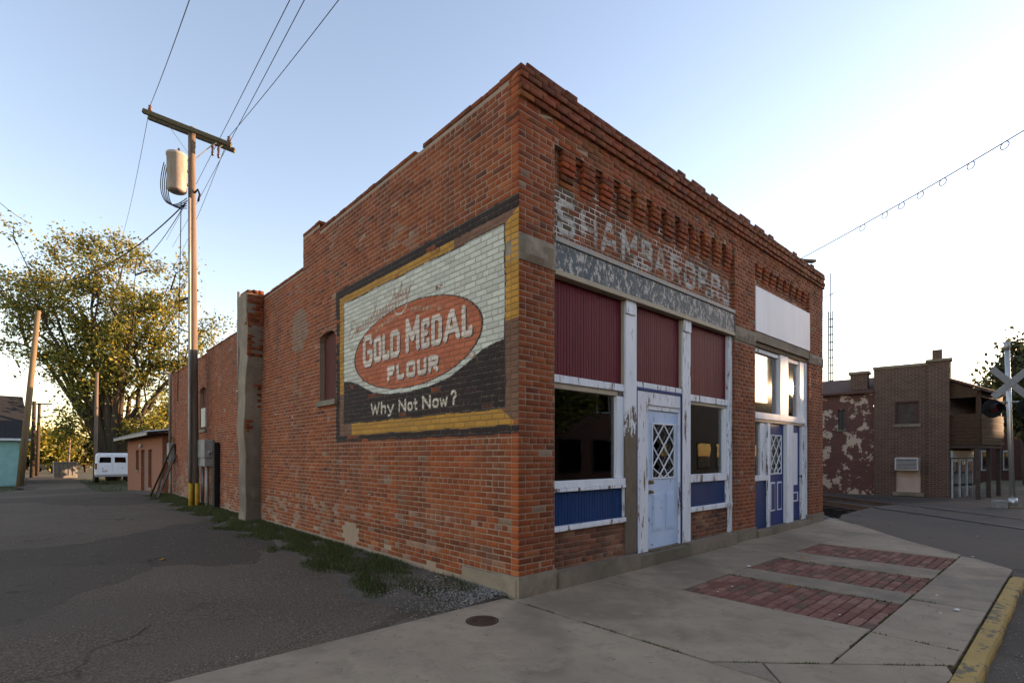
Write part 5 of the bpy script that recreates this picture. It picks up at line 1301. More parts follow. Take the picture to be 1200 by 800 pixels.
for s_ in (-1, 1):
    d_ = MB().box(.02 * s_ if s_ > 0 else -.86, .86 if s_ > 0 else -.02, -.022, 0.0, .60, 1.86).build('rear_door', M['van'], van, .012)
    MB().prism_y([(s_ * .10, 1.40), (s_ * .74, 1.40), (s_ * .70, 1.78), (s_ * .10, 1.78)][::s_], -.032, -.023).build('window', M['glass_dark'], d_)
    MB().prism_y([(s_ * .12, 1.42), (s_ * .72, 1.42), (s_ * .68, 1.76), (s_ * .12, 1.76)][::s_], -.0225, -.0222).build('seal', M['black'], d_)
    MB().box(min(s_ * .87, s_ * .965), max(s_ * .87, s_ * .965), -.03, .06, .95, 1.35).build('tail_light', M['red_lens'], van, .01)
    MB().box(s_ * .55 - .03, s_ * .55 + .03, -.04, -.023, 1.0, 1.05).build('handle', M['black'], d_)
    for y_ in (.95, 4.2): wheel(van, s_ * .87, y_)
MB().box(-.95, .95, -.14, .02, .42, .58).build('bumper', M['steel'], van, .02); MB().box(-.6, -.3, -.03, -.0235, .75, .90).build('number_plate', M['acwhite'], van)
# dark car further off
cbp = AT(66, 552, 60); cbp.z = ground_h(cbp.x, cbp.y) - .02
car = empty('parked_car', cbp, R(-40), 'small dark car parked beyond the dark poles at the end of the lane', 'car')
prof = [(-2.1, .3), (-2.1, .75), (-1.7, .85), (-1.1, .92), (-.6, 1.36), (.7, 1.40), (1.4, .95), (2.05, .82), (2.15, .45), (2.1, .3)]
MB().prism_y(prof, -.85, .85).build('body', M['car_dark'], car, .06)
for s_ in (-1, 1):
    MB().prism_y([(-.95, .93), (1.2, .95), (.62, 1.33), (-.55, 1.30)], s_ * .855 - .004, s_ * .855 + .004).build('window', M['glass_dark'], car)
wheel_pos = [(-1.35, .8), (1.35, .8), (-1.35, -.8), (1.35, -.8)]
for x, y in wheel_pos:
    t = MB().tube([(x, y - .1, .31), (x, y + .1, .31)], .31, 16).build('wheel', M['black'], car); MB().tube([(x, y - .11, .31), (x, y + .11, .31)], .19, 12).build('rim', M['alu'], t)
# utility box by the lane
ub = AT(76, 556, 44); ub.z = ground_h(ub.x, ub.y)
o = empty('utility_cabinet', ub, R(3), 'pale grey ribbed utility cabinet on the left of the lane', 'cabinet')
MB().box(-.75, .75, -.5, .5, -.05, 1.25).build('case', M['box_grey'], o, .03); MB().box(-.8, .8, -.55, .55, 1.25, 1.33).build('lid', M['box_grey'], o, .02)
for k in range(5): MB().box(-.62 + .27 * k, -.45 + .27 * k, -.53, -.50, .2, 1.1).build('vent', M['box_grey'], o)
# ---- teal garage on the left edge
gc = AT(27.5, 561, 34.5); gz = ground_h(gc.x, gc.y); gc.z = gz
ga_ = empty('teal_garage', gc, R(6), 'pale teal sided garage with a dark shingle roof at the left edge', 'garage')
gh = 3.05; mb = MB()
nb = 20
for i in range(nb):                                   # lap siding, both seen walls
    z0 = -.15 + (gh + .15) * i / nb; z1 = -.15 + (gh + .15) * (i + 1) / nb
    mb.add([(-7, -.012, z0), (0, -.012, z0), (0, 0, z1), (-7, 0, z1)], [(0, 1, 2, 3)]); mb.add([(.012, 0, z0), (.012, 8, z0), (0, 8, z1), (0, 0, z1)], [(0, 1, 2, 3)])
    mb.add([(-7, 0, z0), (0, 0, z0), (0, -.012, z0), (-7, -.012, z0)], [(0, 1, 2, 3)])
mb.box(-6.99, -.01, .01, 7.9, -.2, gh - .02); mb.build('wall', M['teal'], ga_)
MB().box(-.14, .03, -.035, .0, -.1, gh).build('corner_board', M['sash_white'], ga_); MB().box(.014, .036, .002, .14, -.1, gh).build('corner_board', M['sash_white'], ga_)
MB().add([(-7.3, -.35, gh - .05), (.30, -.35, gh - .05), (.30, 4, gh + 3.05), (-7.3, 4, gh + 3.05), (.30, 8.3, gh - .05), (-7.3, 8.3, gh - .05), (-7.3, -.35, gh - .17), (.30, -.35, gh - .17), (.30, 4, gh + 2.93), (.30, 8.3, gh - .17)], [(0, 1, 2, 3), (3, 2, 4, 5), (6, 7, 1, 0), (7, 8, 2, 1), (8, 9, 4, 2)]).build('roof', M['shingle'], ga_)
MB().add([(.005, 0, gh - .05), (.005, 8, gh - .05), (.005, 4, gh + 2.8)], [(0, 1, 2)]).build('gable', M['teal'], ga_)
MB().box(-7.3, .30, -.42, -.352, gh - .20, gh - .06).build('gutter', M['sash_white'], ga_)
MB().tube([(.0, -.40, gh - .2), (-.12, -.09, gh - .5), (-.12, -.08, -.1)], .05, 8).build('downspout', M['sash_white'], ga_)

# ---- right: peeling red building and brown brick building beyond the track
M['brown_brick'] = brick_tex('brown_brick', (.105, .050, .034), (.062, .030, .022), (.24, .165, .115), 1.0)
M['red_peel'] = brick_tex('peeling_red_brick', (.15, .050, .036), (.105, .040, .032), (.085, .05, .042), 1.0, patch=(.40, .30, .225), patch_at=.535)
BB = AT(1112, 590, 19.3); BB.z = -.42
brn = empty('brown_brick_building', BB, R(7.2), 'dark brown brick two-storey building with wooden porch beyond the railway', 'building')
# local axes: +y runs back along the wall seen, +x away. seen wall at x = 0, y 0..L
inv = brn.rotation_euler.to_matrix().inverted()
def WL(px, py):                                       # point on the seen wall, local
    d = inv @ Vector(ray(px, py)); o = inv @ (Vector((CX, CY, CH)) - BB); t = -o.x / d.x; p = o + d * t; return p.y, p.z
LW = WL(1024, 560)[0]; zt = WL(1060, 430)[1]; zp = WL(1100, 421)[1]
def wall_with_holes(mb, x, L, z0, z1, holes, th=.3, y_start=0):
    ys = sorted({y_start, L} | {h[0] for h in holes} | {h[1] for h in holes}); zs = sorted({z0, z1} | {h[2] for h in holes} | {h[3] for h in holes})
    for a, b in zip(ys[:-1], ys[1:]):
        for c, d in zip(zs[:-1], zs[1:]):
            if any(h[0] <= (a + b) / 2 <= h[1] and h[2] <= (c + d) / 2 <= h[3] for h in holes): continue
            mb.add([(x, a, c), (x, a, d), (x, b, d), (x, b, c)], [(0, 1, 2, 3)])
    for (a, b, c, d) in holes:
        mb.add([(x, a, c), (x, b, c), (x + th, b, c), (x + th, a, c)], [(0, 1, 2, 3)]); mb.add([(x, a, d), (x, b, d), (x + th, b, d), (x + th, a, d)], [(3, 2, 1, 0)])
        mb.add([(x, a, c), (x + th, a, c), (x + th, a, d), (x, a, d)], [(0, 1, 2, 3)]); mb.add([(x, b, c), (x + th, b, c), (x + th, b, d), (x, b, d)], [(3, 2, 1, 0)])
def hole(pl, pr, pt, pb_): 
    y1, z1 = WL(pl, pt); y0, z0 = WL(pr, pb_); return (y0, y1, z0, z1)
h1 = hole(1049, 1077, 471, 496); h2 = hole(1050, 1079, 535, 577)
mb = MB(); wall_with_holes(mb, 0, LW, -.3, zt, [h1, h2]); mb.box(.02, 7, 0, .3, -.3, zt - .02); mb.box(.32, 7, LW - .3, LW, -.3, zt - .02); mb.box(0.001, .3, .001, LW, zt - .3, zt); mb.build('wall', M['brown_brick'], brn)
MB().box(-.03, .34, -.03, LW + .03, zt, zt + .10).build('coping', M['stone_dark'], brn)
pw = WL(1088, 500)[0]
mb = MB().box(-.14, .28, -.02, pw, -.3, zp - .09); mb.build('pier', M['brown_brick'], brn); MB().box(-.22, .36, -.10, pw + .08, zp - .09, zp).build('pier_cap', M['stone_dark'], brn)
f = MB().box(.10, .13, h1[0], h1[1], h1[2], h1[3]).build('window_board', M['oldtrim'], brn); MB().box(-.05, .09, h1[0] - .05, h1[1] + .05, h1[2] - .12, h1[2] - .003).build('sill', M['stone_dark'], f)
mb = MB(); t = .05; mb.box(.04, .10, h1[0], h1[0] + t, h1[2], h1[3]).box(.04, .10, h1[1] - t, h1[1], h1[2], h1[3]).box(.04, .10, h1[0] + t, h1[1] - t, h1[3] - t, h1[3]); mb.build('frame', M['shingle_brown'], f)
f = MB().box(.06, .09, h2[0], h2[1], h2[2], h2[3]).build('plaster_infill', M['plaster'], brn); MB().box(-.06, .06, h2[0] - .1, h2[1] + .1, h2[2] - .14, h2[2] - .003).build('sill', M['stone_dark'], f)
y1, z1 = WL(1049.5, 536); y0, z0 = WL(1077, 551)
ac = empty('air_conditioner', BB + brn.rotation_euler.to_matrix() @ Vector((0, (y0 + y1) / 2, z0)), R(7.2), 'window air conditioner in the brown brick wall', 'air conditioner')
hw = (y1 - y0) / 2; zh = z1 - z0
MB().box(-.42, .06, -hw, hw, 0, zh).build('case', M['acwhite'], ac, .015); gq = MB().box(-.432, -.421, -hw + .05, hw - .05, .05, zh - .05).build('grille', M['acgrill'], ac)
for k in range(7): MB().box(-.438, -.433, -hw + .05, hw - .05, .07 + (zh - .14) * k / 7, .085 + (zh - .14) * k / 7).build('louvre', M['acwhite'], gq)
for k in range(3): MB().box(-.33 + .1 * k, -.28 + .1 * k, -hw - .006, -hw - .001, .08, zh - .08).build('side_vent', M['acgrill'], ac)
# street front with porch (faces -y local)
fz = 2.30
def front(o): o.rotation_euler = (0, 0, R(-14)); return o
for x in (.12, 1.5, 2.9): front(MB().box(x - .06, x + .06, -.86, -.74, -.35, fz - .12).build('porch_post', M['oldtrim'], brn))
for i in range(9):                                    # shake courses round the porch parapet
    z0, z1 = fz + .125 * i, fz + .125 * (i + 1) - .006; o_ = .010 * (i % 2) + .012 * (8 - i) / 8
    front(MB().box(.02, 3.0, -.92 - o_, -.89, z0, z1).build('shake_course', M['siding'], brn)); front(MB().box(.0 - o_, .03, -.89, -.005, z0, z1).build('shake_course', M['siding'], brn))
front(MB().box(.03, 3.0, -.88, 0, fz - .12, fz + .02).build('porch_floor', M['oldtrim'], brn))
for x in (.10, 1.5, 2.9): front(MB().box(x - .06, x + .06, -.88, -.76, fz + 1.12, fz + 1.85).build('porch_post', M['siding'], brn))
front(MB().box(.03, 3.0, -.90, -.80, fz + 1.70, fz + 1.95).build('porch_beam', M['siding'], brn))
front(MB().add([(.03, 0, fz + 1.72), (.03, -.80, fz + 1.72), (.03, -.90, fz + 1.93), (.03, 0, fz + 2.38)], [(0, 1, 2, 3)]).build('porch_gable', M['siding'], brn))
front(MB().box(.05, 3.1, -.012, .10, -.3, fz + 2.5).build('front_wall', M['brown_brick'], brn)); front(MB().box(2.95, 3.05, -.86, -.02, fz + .02, fz + 2.1).build('porch_end', M['siding'], brn))
front(MB().add([(-.10, -1.1, fz + 1.96), (3.25, -1.1, fz + 1.96), (3.25, .05, fz + 2.52), (-.10, .05, fz + 2.52), (-.10, -1.1, fz + 1.88), (3.25, -1.1, fz + 1.88), (3.25, .05, fz + 2.44), (-.10, .05, fz + 2.44)], [(0, 1, 2, 3), (7, 6, 5, 4), (4, 5, 1, 0), (4, 0, 3, 7), (5, 6, 2, 1)]).build('porch_roof', M['shingle_brown'], brn))
for i, x in enumerate((.18, 1.08, 2.0)):
    f = front(MB().box(x, x + .72, -.06, -.02, .22, 1.78).build('shop_sash', M['sash_white'], brn, .01)); MB().box(x + .12, x + .60, -.078, -.062, .32, 1.68).build('pane', M['glass_dark'], f)
front(MB().box(.15, 2.8, -.08, -.015, 1.82, 2.08).build('shop_fascia', M['sash_white'], brn))
front(MB().box(.05, 3.0, -.16, -.0, -.35, .16).build('shop_base', M['brown_brick'], brn))
MB().box(.65, .95, .2, .5, zt + .2, zt + .65).build('chimney', M['brown_brick'], brn); MB().box(2.6, 3.4, -.05, .5, zt - .4, zt + .42).build('chimney', M['brown_brick'], brn)
MB().box(.32, 7, .32, LW - .32, zt - .5, zt - .42).build('roof', M['roof_flat'], brn)
# old red wall with flaking plaster, behind the brown one
RB = BB + brn.rotation_euler.to_matrix() @ Vector((0, LW + .02, 0))
red = empty('peeling_red_building', RB, R(7.2), 'old red brick building with flaking white plaster beside the railway', 'building')
o2 = inv @ (Vector((CX, CY, CH)) - RB)
def WR(px, py, x=.12):
    d = inv @ Vector(ray(px, py)); t = (x - o2.x) / d.x; p = o2 + d * t; return p.y, p.z
za = WR(1028, 457)[1]; zb_ = WR(967, 470)[1]
hh_ = WR(987, 498); hl = WR(982, 480)[0], WR(990.5, 480)[0], WR(986, 503)[1], WR(986, 480)[1]
L3 = 9.0
mb = MB(); wh = (min(hl[0], hl[1]), max(hl[0], hl[1]), hl[2], hl[3])
wall_with_holes(mb, .12, L3, -.3, za, [wh]); mb.box(.16, 7, L3 - .3, L3, -.3, za); mb.build('wall', M['red_peel'], red)
f = MB().box(.24, .27, wh[0], wh[1], wh[2], wh[3]).build('window', M['acgrill'], red); MB().box(.20, .238, (wh[0] + wh[1]) / 2 - .02, (wh[0] + wh[1]) / 2 + .02, wh[2], wh[3]).build('frame', M['oldtrim'], f); MB().box(.06, .2, wh[0] - .04, wh[1] + .04, wh[2] - .1, wh[2] - .003).build('sill', M['stone_dark'], f)
MB().add([(-.10, -.02, za - .03), (-.10, L3 + .2, za - .03), (3.6, L3 + .2, za + .95), (3.6, -.02, za + .95), (7.2, L3 + .2, za - .03), (7.2, -.02, za - .03), (-.10, -.02, za - .11), (-.10, L3 + .2, za - .11)], [(3, 2, 1, 0), (5, 4, 2, 3), (6, 0, 1, 7)]).build('roof', M['shingle_brown'], red)
MB().add([(.2, .005, za - .1), (7, .005, za - .1), (3.6, .005, za + .92)], [(0, 1, 2)]).build('gable', M['red_peel'], red)
yc, zc = WR(1007, 437, .5)
ch = MB().box(.35, .95, yc - .30, yc + .30, za - .02, zc - .06).build('chimney', M['brown_brick'], red); MB().box(.29, 1.01, yc - .36, yc + .36, zc - .06, zc + .04).build('chimney_cap', M['stone_dark'], ch)
# house roof further right, behind
hb = AT(1165, 560, 34); hb.z = -.4
hs = empty('far_house', hb, R(-20), 'low house with a red-brown roof behind the crossing post', 'house')
hzt = AT(1150, 447, 34).z - hb.z
M['dull_red'] = plain('dull_red_wall', (.10, .042, .035), (.07, .03, .026), 4, .9)
MB().box(-3, 8, 0, 6, -.1, hzt - 1.7).build('wall', M['dull_red'], hs)
MB().add([(-3.4, -.5, hzt - 1.8), (8.4, -.5, hzt - 1.8), (8.4, 3, hzt), (-3.4, 3, hzt), (8.4, 6.5, hzt - 1.8), (-3.4, 6.5, hzt - 1.8)], [(0, 1, 2, 3), (3, 2, 4, 5)]).build('roof', M['shingle_brown'], hs)
MB().add([(-3, .02, hzt - 1.7), (-3, 5.98, hzt - 1.7), (-3, 3, hzt - .1)], [(2, 1, 0)]).build('gable', M['dull_red'], hs)
for x in (-1.5, 1, 4): 
    f = MB().box(x, x + .9, -.05, -.01, .9, 2.2).build('window', M['sash_white'], hs); MB().box(x + .08, x + .82, -.07, -.052, .98, 2.12).build('pane', M['glass_dark'], f)

# ---- railway crossing signal
cpt = GR(1187, 596, -.0)
cs = empty('crossing_signal', cpt, R(-48), 'railway crossing signal with crossbuck and unlit red lamps at the right edge', 'railway signal')
# local x runs to the right in view, y away
k = (cpt - Vector((CX, CY, CH))); tcs = k.x * D2[1] + k.y * D1[1]
def cv(px, py): return ((px - 1187) / FPX * tcs, (533 - py) / FPX * tcs + CH)
mt_ = cv(1180.5, 401)[1]
MB().tube([(0, 0, .12), (-.08, 0, mt_ * .5), (-.15, 0, mt_)], .058, 14).build('post', M['alu'], cs, smooth=True)
MB().tube([(-.15, 0, mt_ - .22), (-.153, 0, mt_ + .02)], .066, 14).build('post_cap', M['steel'], cs, smooth=True)
MB().box(-.20, .16, -.18, .18, -.15, .10).build('foundation', M['concrete'], cs, .02); MB().tube([(0, 0, .08), (0, 0, .30)], .10, 14).build('base_casting', M['alu'], cs, smooth=True)
MB().box(-.48, -.20, -.12, .12, -.1, .24).build('junction_box', M['box_grey'], cs, .02); 
cz = cv(1183, 449)[1]; xo = -.12
for s_ in (-1, 1):
    bl = MB().bar((xo - .47, -.09 - .02 * s_, cz - s_ * .40), (xo + .47, -.09 - .02 * s_, cz + s_ * .40), .19, .016, (0, 1, 0)); blo = bl.build('crossbuck_blade', M['lime'], cs, .003)
lz = cv(1183, 476)[1]
MB().tube([(xo - .55, -.0, lz + .12), (xo + .62, -.0, lz + .12)], .025, 8).build('lamp_bar', M['steel'], cs, smooth=True)
for s_ in (-1, 1):
    cx_ = xo + s_ * .43; zc = lz - .06
    t = MB().tube([(cx_, -.03, zc), (cx_, -.045, zc), (cx_, -.05, zc)], [.26, .262, .25], 28).build('background_disc', M['black'], cs)
    MB().tube([(cx_, -.05, zc), (cx_, -.08, zc), (cx_, -.085, zc)], [.115, .112, .07], 20).build('lens', M['red_lens'], t, smooth=True)
    hd = MB(); n = 16
    for i in range(n):
        a0, a1 = math.pi * (-.15 + 1.3 * i / n), math.pi * (-.15 + 1.3 * (i + 1) / n)
        hd.add([(cx_ + .13 * math.cos(a), y_, zc + .13 * math.sin(a)) for a in (a0, a1) for y_ in (-.05, -.30)], [(0, 1, 3, 2)])
    hd.build('hood', M['black'], t); MB().tube([(cx_, .0, zc), (cx_, .0, lz + .12)], .03, 8).build('lamp_arm', M['steel'], cs); MB().tube([(cx_, -.02, zc), (cx_, .12, zc)], .10, 12).build('lamp_housing', M['black'], t)

# ---- railway track
TD = Vector((.65, .76, 0)).normalized(); TN = Vector((.76, -.65, 0)).normalized()
trk = empty('railway_track', (0, 0, 0), label='railway track crossing between the storefront and the brown building', cat='railway track')
A0 = Vector((15.0, 1.6, 0))
for s_ in (0, 1.435):
    o = A0 + TN * s_
    mb = MB()
    for (wd, z0, z1) in ((.14, -.115, -.095), (.02, -.095, .0), (.072, .0, .045)):
        a, b = o - TD * 2.15, o + TD * 60
        mb.add([p + TN * q + Vector((0, 0, z)) for p in (a, b) for q, z in ((-wd / 2, z0), (wd / 2, z0), (wd / 2, z1), (-wd / 2, z1))], [(0, 1, 5, 4), (1, 2, 6, 5), (2, 3, 7, 6), (3, 0, 4, 7), (3, 2, 1, 0), (4, 5, 6, 7)])
    mb.build('rail', M['rail'], trk)
    # in the road: flangeway grooves beside the rail head
    mb = MB(); a, b = o - TD * 10, o - TD * 2.2
    mb.add([p + TN * q + Vector((0, 0, road_h(p.x) - .004)) for p in (a, a.lerp(b, .25), a.lerp(b, .5), a.lerp(b, .75), b) for q in (-.09, .05)], [(2 * i, 2 * i + 1, 2 * i + 3, 2 * i + 2) for i in range(4)]); mb.build('flangeway', M['black'], trk)
    mb = MB(); mb.add([p + TN * q + Vector((0, 0, road_h(p.x) + .003)) for p in (a, a.lerp(b, .25), a.lerp(b, .5), a.lerp(b, .75), b) for q in (-.035, .035)], [(2 * i, 2 * i + 1, 2 * i + 3, 2 * i + 2) for i in range(4)]); mb.build('rail_head', M['rail'], trk)
tie = None
for i in range(36):
    c = A0 + TN * .72 + TD * (-1.9 + .58 * i)
    if tie is None:
        tie = MB().box(-1.25, 1.25, -.11, .11, -.30, -.118, .006).build('tie', M['tie'], trk); o = tie
    else: o = tie.copy(); link(o, trk)
    o.location = c; o.rotation_euler = (0, 0, math.atan2(TN.y, TN.x) + random.uniform(-.02, .02))
# ballast: dark bed stones and the pale heap by the building
def pebbles(name, pts, size, mat, label, cat='gravel'):
    base = np.array([(1, 0, 0), (-1, 0, 0), (0, 1, 0), (0, -1, 0), (0, 0, 1), (0, 0, -1)], float); fo = np.array([(0, 2, 4), (2, 1, 4), (1, 3, 4), (3, 0, 4), (2, 0, 5), (1, 2, 5), (3, 1, 5), (0, 3, 5)])
    pts = np.asarray(pts); n = len(pts); sc_ = size * RNG.uniform(.45, 1.3, (n, 1, 1)) * RNG.uniform(.6, 1.2, (n, 6, 1)) * RNG.uniform(.7, 1.3, (n, 1, 3))
    th = RNG.uniform(0, 6.28, n); c, s_ = np.cos(th), np.sin(th); v = base[None] * sc_
    x = v[..., 0] * c[:, None] - v[..., 1] * s_[:, None]; y = v[..., 0] * s_[:, None] + v[..., 1] * c[:, None]
    V = np.stack([x, y, v[..., 2] * .75], -1) + pts[:, None]
    F = (fo[None] + 6 * np.arange(n)[:, None, None]).reshape(-1, 3)
    me = np_mesh(name, V.reshape(-1, 3), F, mat); o = link(bpy.data.objects.new(name, me)); return tag(o, label, cat, kind='stuff')
def heap_h(x, y): return -.36 + .42 * math.exp(-((x - 11.0) / 1.25) ** 2 - ((y - 1.0) / .75) ** 2)
hp = []
for _ in range(5200):
    x, y = random.uniform(9.56, 13.4), random.uniform(.10, 3.6); hp.append((x, y, max(heap_h(x, y), ground_h(x, y) - .13) + random.uniform(-.02, .01)))
height_sheet('heap', [9.55 + .2 * i for i in range(20)], [.12 + .2 * i for i in range(18)], lambda x, y: heap_h(x, y) - .03, M['gravel'], kind='structure')
pebbles('pale_gravel', hp, .035, M['gravel'], 'pale gravel heaped at the far corner of the storefront')
bp = []
for _ in range(5000):
    c = A0 + TN * random.uniform(-1.2, 2.7) + TD * random.uniform(-2.2, 9); 
    if c.y > .1: bp.append((c.x, c.y, -.27 + random.uniform(-.03, .05)))
pebbles('ballast', bp, .035, M['tie'], 'dark ballast between and beside the rails')
# loose grit on the edge of the lane by the corner
gp = []
for _ in range(1700):
    y = abs(random.gauss(0, .55)) + .14; x = -.03 - abs(random.gauss(.0, .42)); gp.append((x, y, ground_h(x, y) + random.uniform(-.025, .006) + .03 * sstep(-.8, -.15, x)))
pebbles('grit', gp, .012, M['gravel'], 'loose grey grit on the ground at the foot of the corner')

# ---- grass along the side wall (uncountable)
def grass(name, pts, h_, label, tab, lean=.5):
    pts = np.asarray(pts); n = len(pts); a = RNG.uniform(0, 6.28, n); hh = h_ * RNG.uniform(.35, 1.3, n); w_ = .004 + .004 * RNG.random(n)
    dx, dy = np.cos(a), np.sin(a); ln = RNG.uniform(.1, 1, n) * lean * hh
    tipd = RNG.uniform(0, 6.28, n)
    V = np.stack([pts + np.stack([dx * w_, dy * w_, 0 * a], 1), pts - np.stack([dx * w_, dy * w_, 0 * a], 1), pts + np.stack([np.cos(tipd) * ln, np.sin(tipd) * ln, hh], 1)], 1).reshape(-1, 3)
    cols = pal(tab, n); me = np_mesh(name, V, np.arange(3 * n).reshape(n, 3), M['leaf'], np.repeat(np.c_[cols, np.ones(n)], 3, 0)); o = link(bpy.data.objects.new(name, me)); return tag(o, label, 'grass', kind='stuff')
GRS = [((.050, .072, .014), 4), ((.07, .088, .02), 3), ((.038, .050, .012), 3), ((.14, .105, .04), 2)]
gpts = []
while len(gpts) < 60000:
    y = random.uniform(.5, 20) if random.random() < .85 else random.uniform(.5, 9); e = lane_edge(y); x = random.uniform(e - .42, -.01)
    den = .25 + vnoise(x * 3.1, y * 1.7, 3) + .5 * sstep(1.2, 3.0, y) - .30 * (x > -.08) - .45 * sstep(1.5, .4, y) + .12 - 1.1 * sstep(e + .12, e - .32, x)
    if random.random() < den: gpts.append((x, y, ground_h(x, y) - .04 + .045 * sstep(-.8, -.15, x)))
grass('verge_grass', gpts, .055, 'short green grass and weeds along the foot of the side wall', GRS)
gpts = []
while len(gpts) < 26000:
    y = random.uniform(24, 52); x = random.uniform(-14, -4.4) if random.random() < .6 else random.uniform(-2.4, 3)
    if x < lane_left(y) - .1 or (x > lane_edge(y) + .05 and (y > 32.5 or x < -.15)): gpts.append((x, y, ground_h(x, y) - .15))
grass('lane_grass', gpts, .16, 'rough grass on both sides of the far end of the lane', GRS)

# ---- litter: fallen leaves and white scraps
lf = MB()
def leaf_obj(p, rz, s_, mat, label):
    pts = [(0, -1), (.35, -.6), (.75, -.35), (.45, 0), (.7, .45), (.2, .5), (0, 1), (-.2, .5), (-.7, .45), (-.45, 0), (-.75, -.35), (-.35, -.6)]
    mb = MB(); v = [(x * s_, y * s_, .012 + .012 * abs(x) + .008 * math.sin(3 * y)) for x, y in pts] + [(0, 0, .004)]
    mb.add(v, [(i, (i + 1) % 12, 12) for i in range(12)]); o = mb.build('fallen_leaf', mat); o.location = p; o.rotation_euler = (0, 0, rz); tag(o, label, 'leaf', 'fallen leaves')
M['leaf_or'] = plain('orange_leaf', (.50, .22, .03), (.35, .13, .02), 20, .7); M['leaf_br'] = plain('brown_leaf', (.22, .09, .03), (.14, .06, .02), 20, .7); M['scrap'] = plain('white_scrap', (.62, .60, .58), (.5, .48, .46), 20, .7)
for px, py, z, mt, lb in ((925, 688, .005, 'leaf_or', 'orange leaf on the nearest brick inlay'), (940, 654, .005, 'leaf_or', 'yellowish leaf on the middle brick inlay'), (1016, 616, .03, 'leaf_or', 'orange leaf on the street asphalt beyond the sidewalk'), (1043, 616, .03, 'leaf_or', 'pale leaf on the asphalt right of the orange one'), (908, 626, .0, 'leaf_br', 'curled brown leaf by the plinth under the middle pillar'), (440, 644, .0, 'leaf_or', 'orange leaf in the grass strip'), (190, 656, .0, 'leaf_or', 'yellow leaf lying on the lane')):
    leaf_obj(GR(px, py, z), random.uniform(0, 6), .035 if px > 300 else .05, M[mt], lb)
SCR = ['largest white scrap, right of the nearest inlay near the kerb', 'white speck on the concrete beyond the far brick inlay', 'crumpled white scrap where the kerb slabs meet', 'long white scrap on the concrete left of the middle inlay', 'pale speck at the upper left of the nearest inlay', 'leftmost pale speck on the nearest brick inlay', 'pale speck at the lower right of the nearest inlay', 'small scrap beside the largest one near the kerb', 'tiny scrap on the far brick inlay', 'white scrap at the tip where sidewalk meets asphalt']
for i_, (px, py, s_) in enumerate(((1121, 714, .05), (1145, 628, .02), (1098, 697, .028), (877, 663, .05), (858, 687, .02), (841, 693, .018), (984, 720, .02), (1102, 718, .02), (1060, 643, .02), (1140, 652, .035))):
    p = GR(px, py, .004); mb = MB(); n = 7; v = [(s_ * random.uniform(.6, 1.2) * math.cos(6.28 * i / n), s_ * .6 * random.uniform(.6, 1.2) * math.sin(6.28 * i / n), .004) for i in range(n)] + [(0, 0, s_ * .3)]
    mb.add(v, [(i, (i + 1) % n, n) for i in range(n)]); o = mb.build('paper_scrap', M['scrap']); o.location = p; tag(o, SCR[i_], 'litter', 'white scraps on the sidewalk')

# ================================================================== ACROSS THE STREET (mirrored in the shop windows)
M['brick_far'] = brick_tex('far_brick', (.20, .075, .05), (.15, .055, .04), (.14, .10, .08))
M['brick_tan'] = brick_tex('tan_brick', (.22, .16, .11), (.17, .12, .085), (.14, .11, .09))
def shop(x0, x1, h_, mat, label, y=-16.0, dep=10):
    g = empty('street_building', (x0, y, -.1), label=label, cat='building')
    MB().box(0, x1 - x0, -dep, 0, -.1, h_).build('wall', M[mat], g); MB().box(-.06, x1 - x0 + .06, -dep - .05, .08, h_, h_ + .22).build('cornice', M['stone_dark'], g)
    n = int((x1 - x0) / 3)
    for i in range(n):
        a = (x1 - x0) * (i + .18) / n; b = (x1 - x0) * (i + .82) / n
        f = MB().box(a, b, .02, .06, .5, 2.6).build('shop_window', M['oldtrim'], g); MB().box(a + .08, b - .08, .062, .07, .6, 2.5).build('pane', M['glass_dark'], f)
        if h_ > 6.8:
            f = MB().box(a + .4, b - .4, .02, .06, 4.2, 5.9).build('window', M['sash_white'], g); MB().box(a + .48, b - .48, .062, .07, 4.28, 5.82).build('pane', M['glass_dark'], f)
    return g
shop(-12, 8, 7.0, 'brick_tan', 'tan brick shop row across the street behind the viewer'); shop(8.4, 27, 7.6, 'brick_far', 'two-storey red brick shop mirrored in the left shop window'); shop(27.4, 62, 6.3, 'brick_tan', 'low brick shop row mirrored along the foot of the transom'); shop(62.4, 100, 7.0, 'brick_far', 'red brick shop row far along the street')
bush_t = lambda x, y, h_, label: tree('street_tree', (x, y, -.12), [((random.gauss(0, 1.3), random.gauss(0, 1.3), h_ * random.uniform(.6, .95)), (random.gauss(0, .2), random.gauss(0, .2), h_ * .3)) for _ in range(9)], label, trunk_r=.16, n_sub=6, sub_len=1.3, per=60, spread=.6, leaf=.10, tab=GOLD_P, group='street trees', limb_r=.06)
bush_t(7.5, -13.9, 6.6, 'bushy street tree mirrored in the left shop window'); bush_t(14.5, -14.1, 6.4, 'street tree mirrored in the shop window right of the pale door')
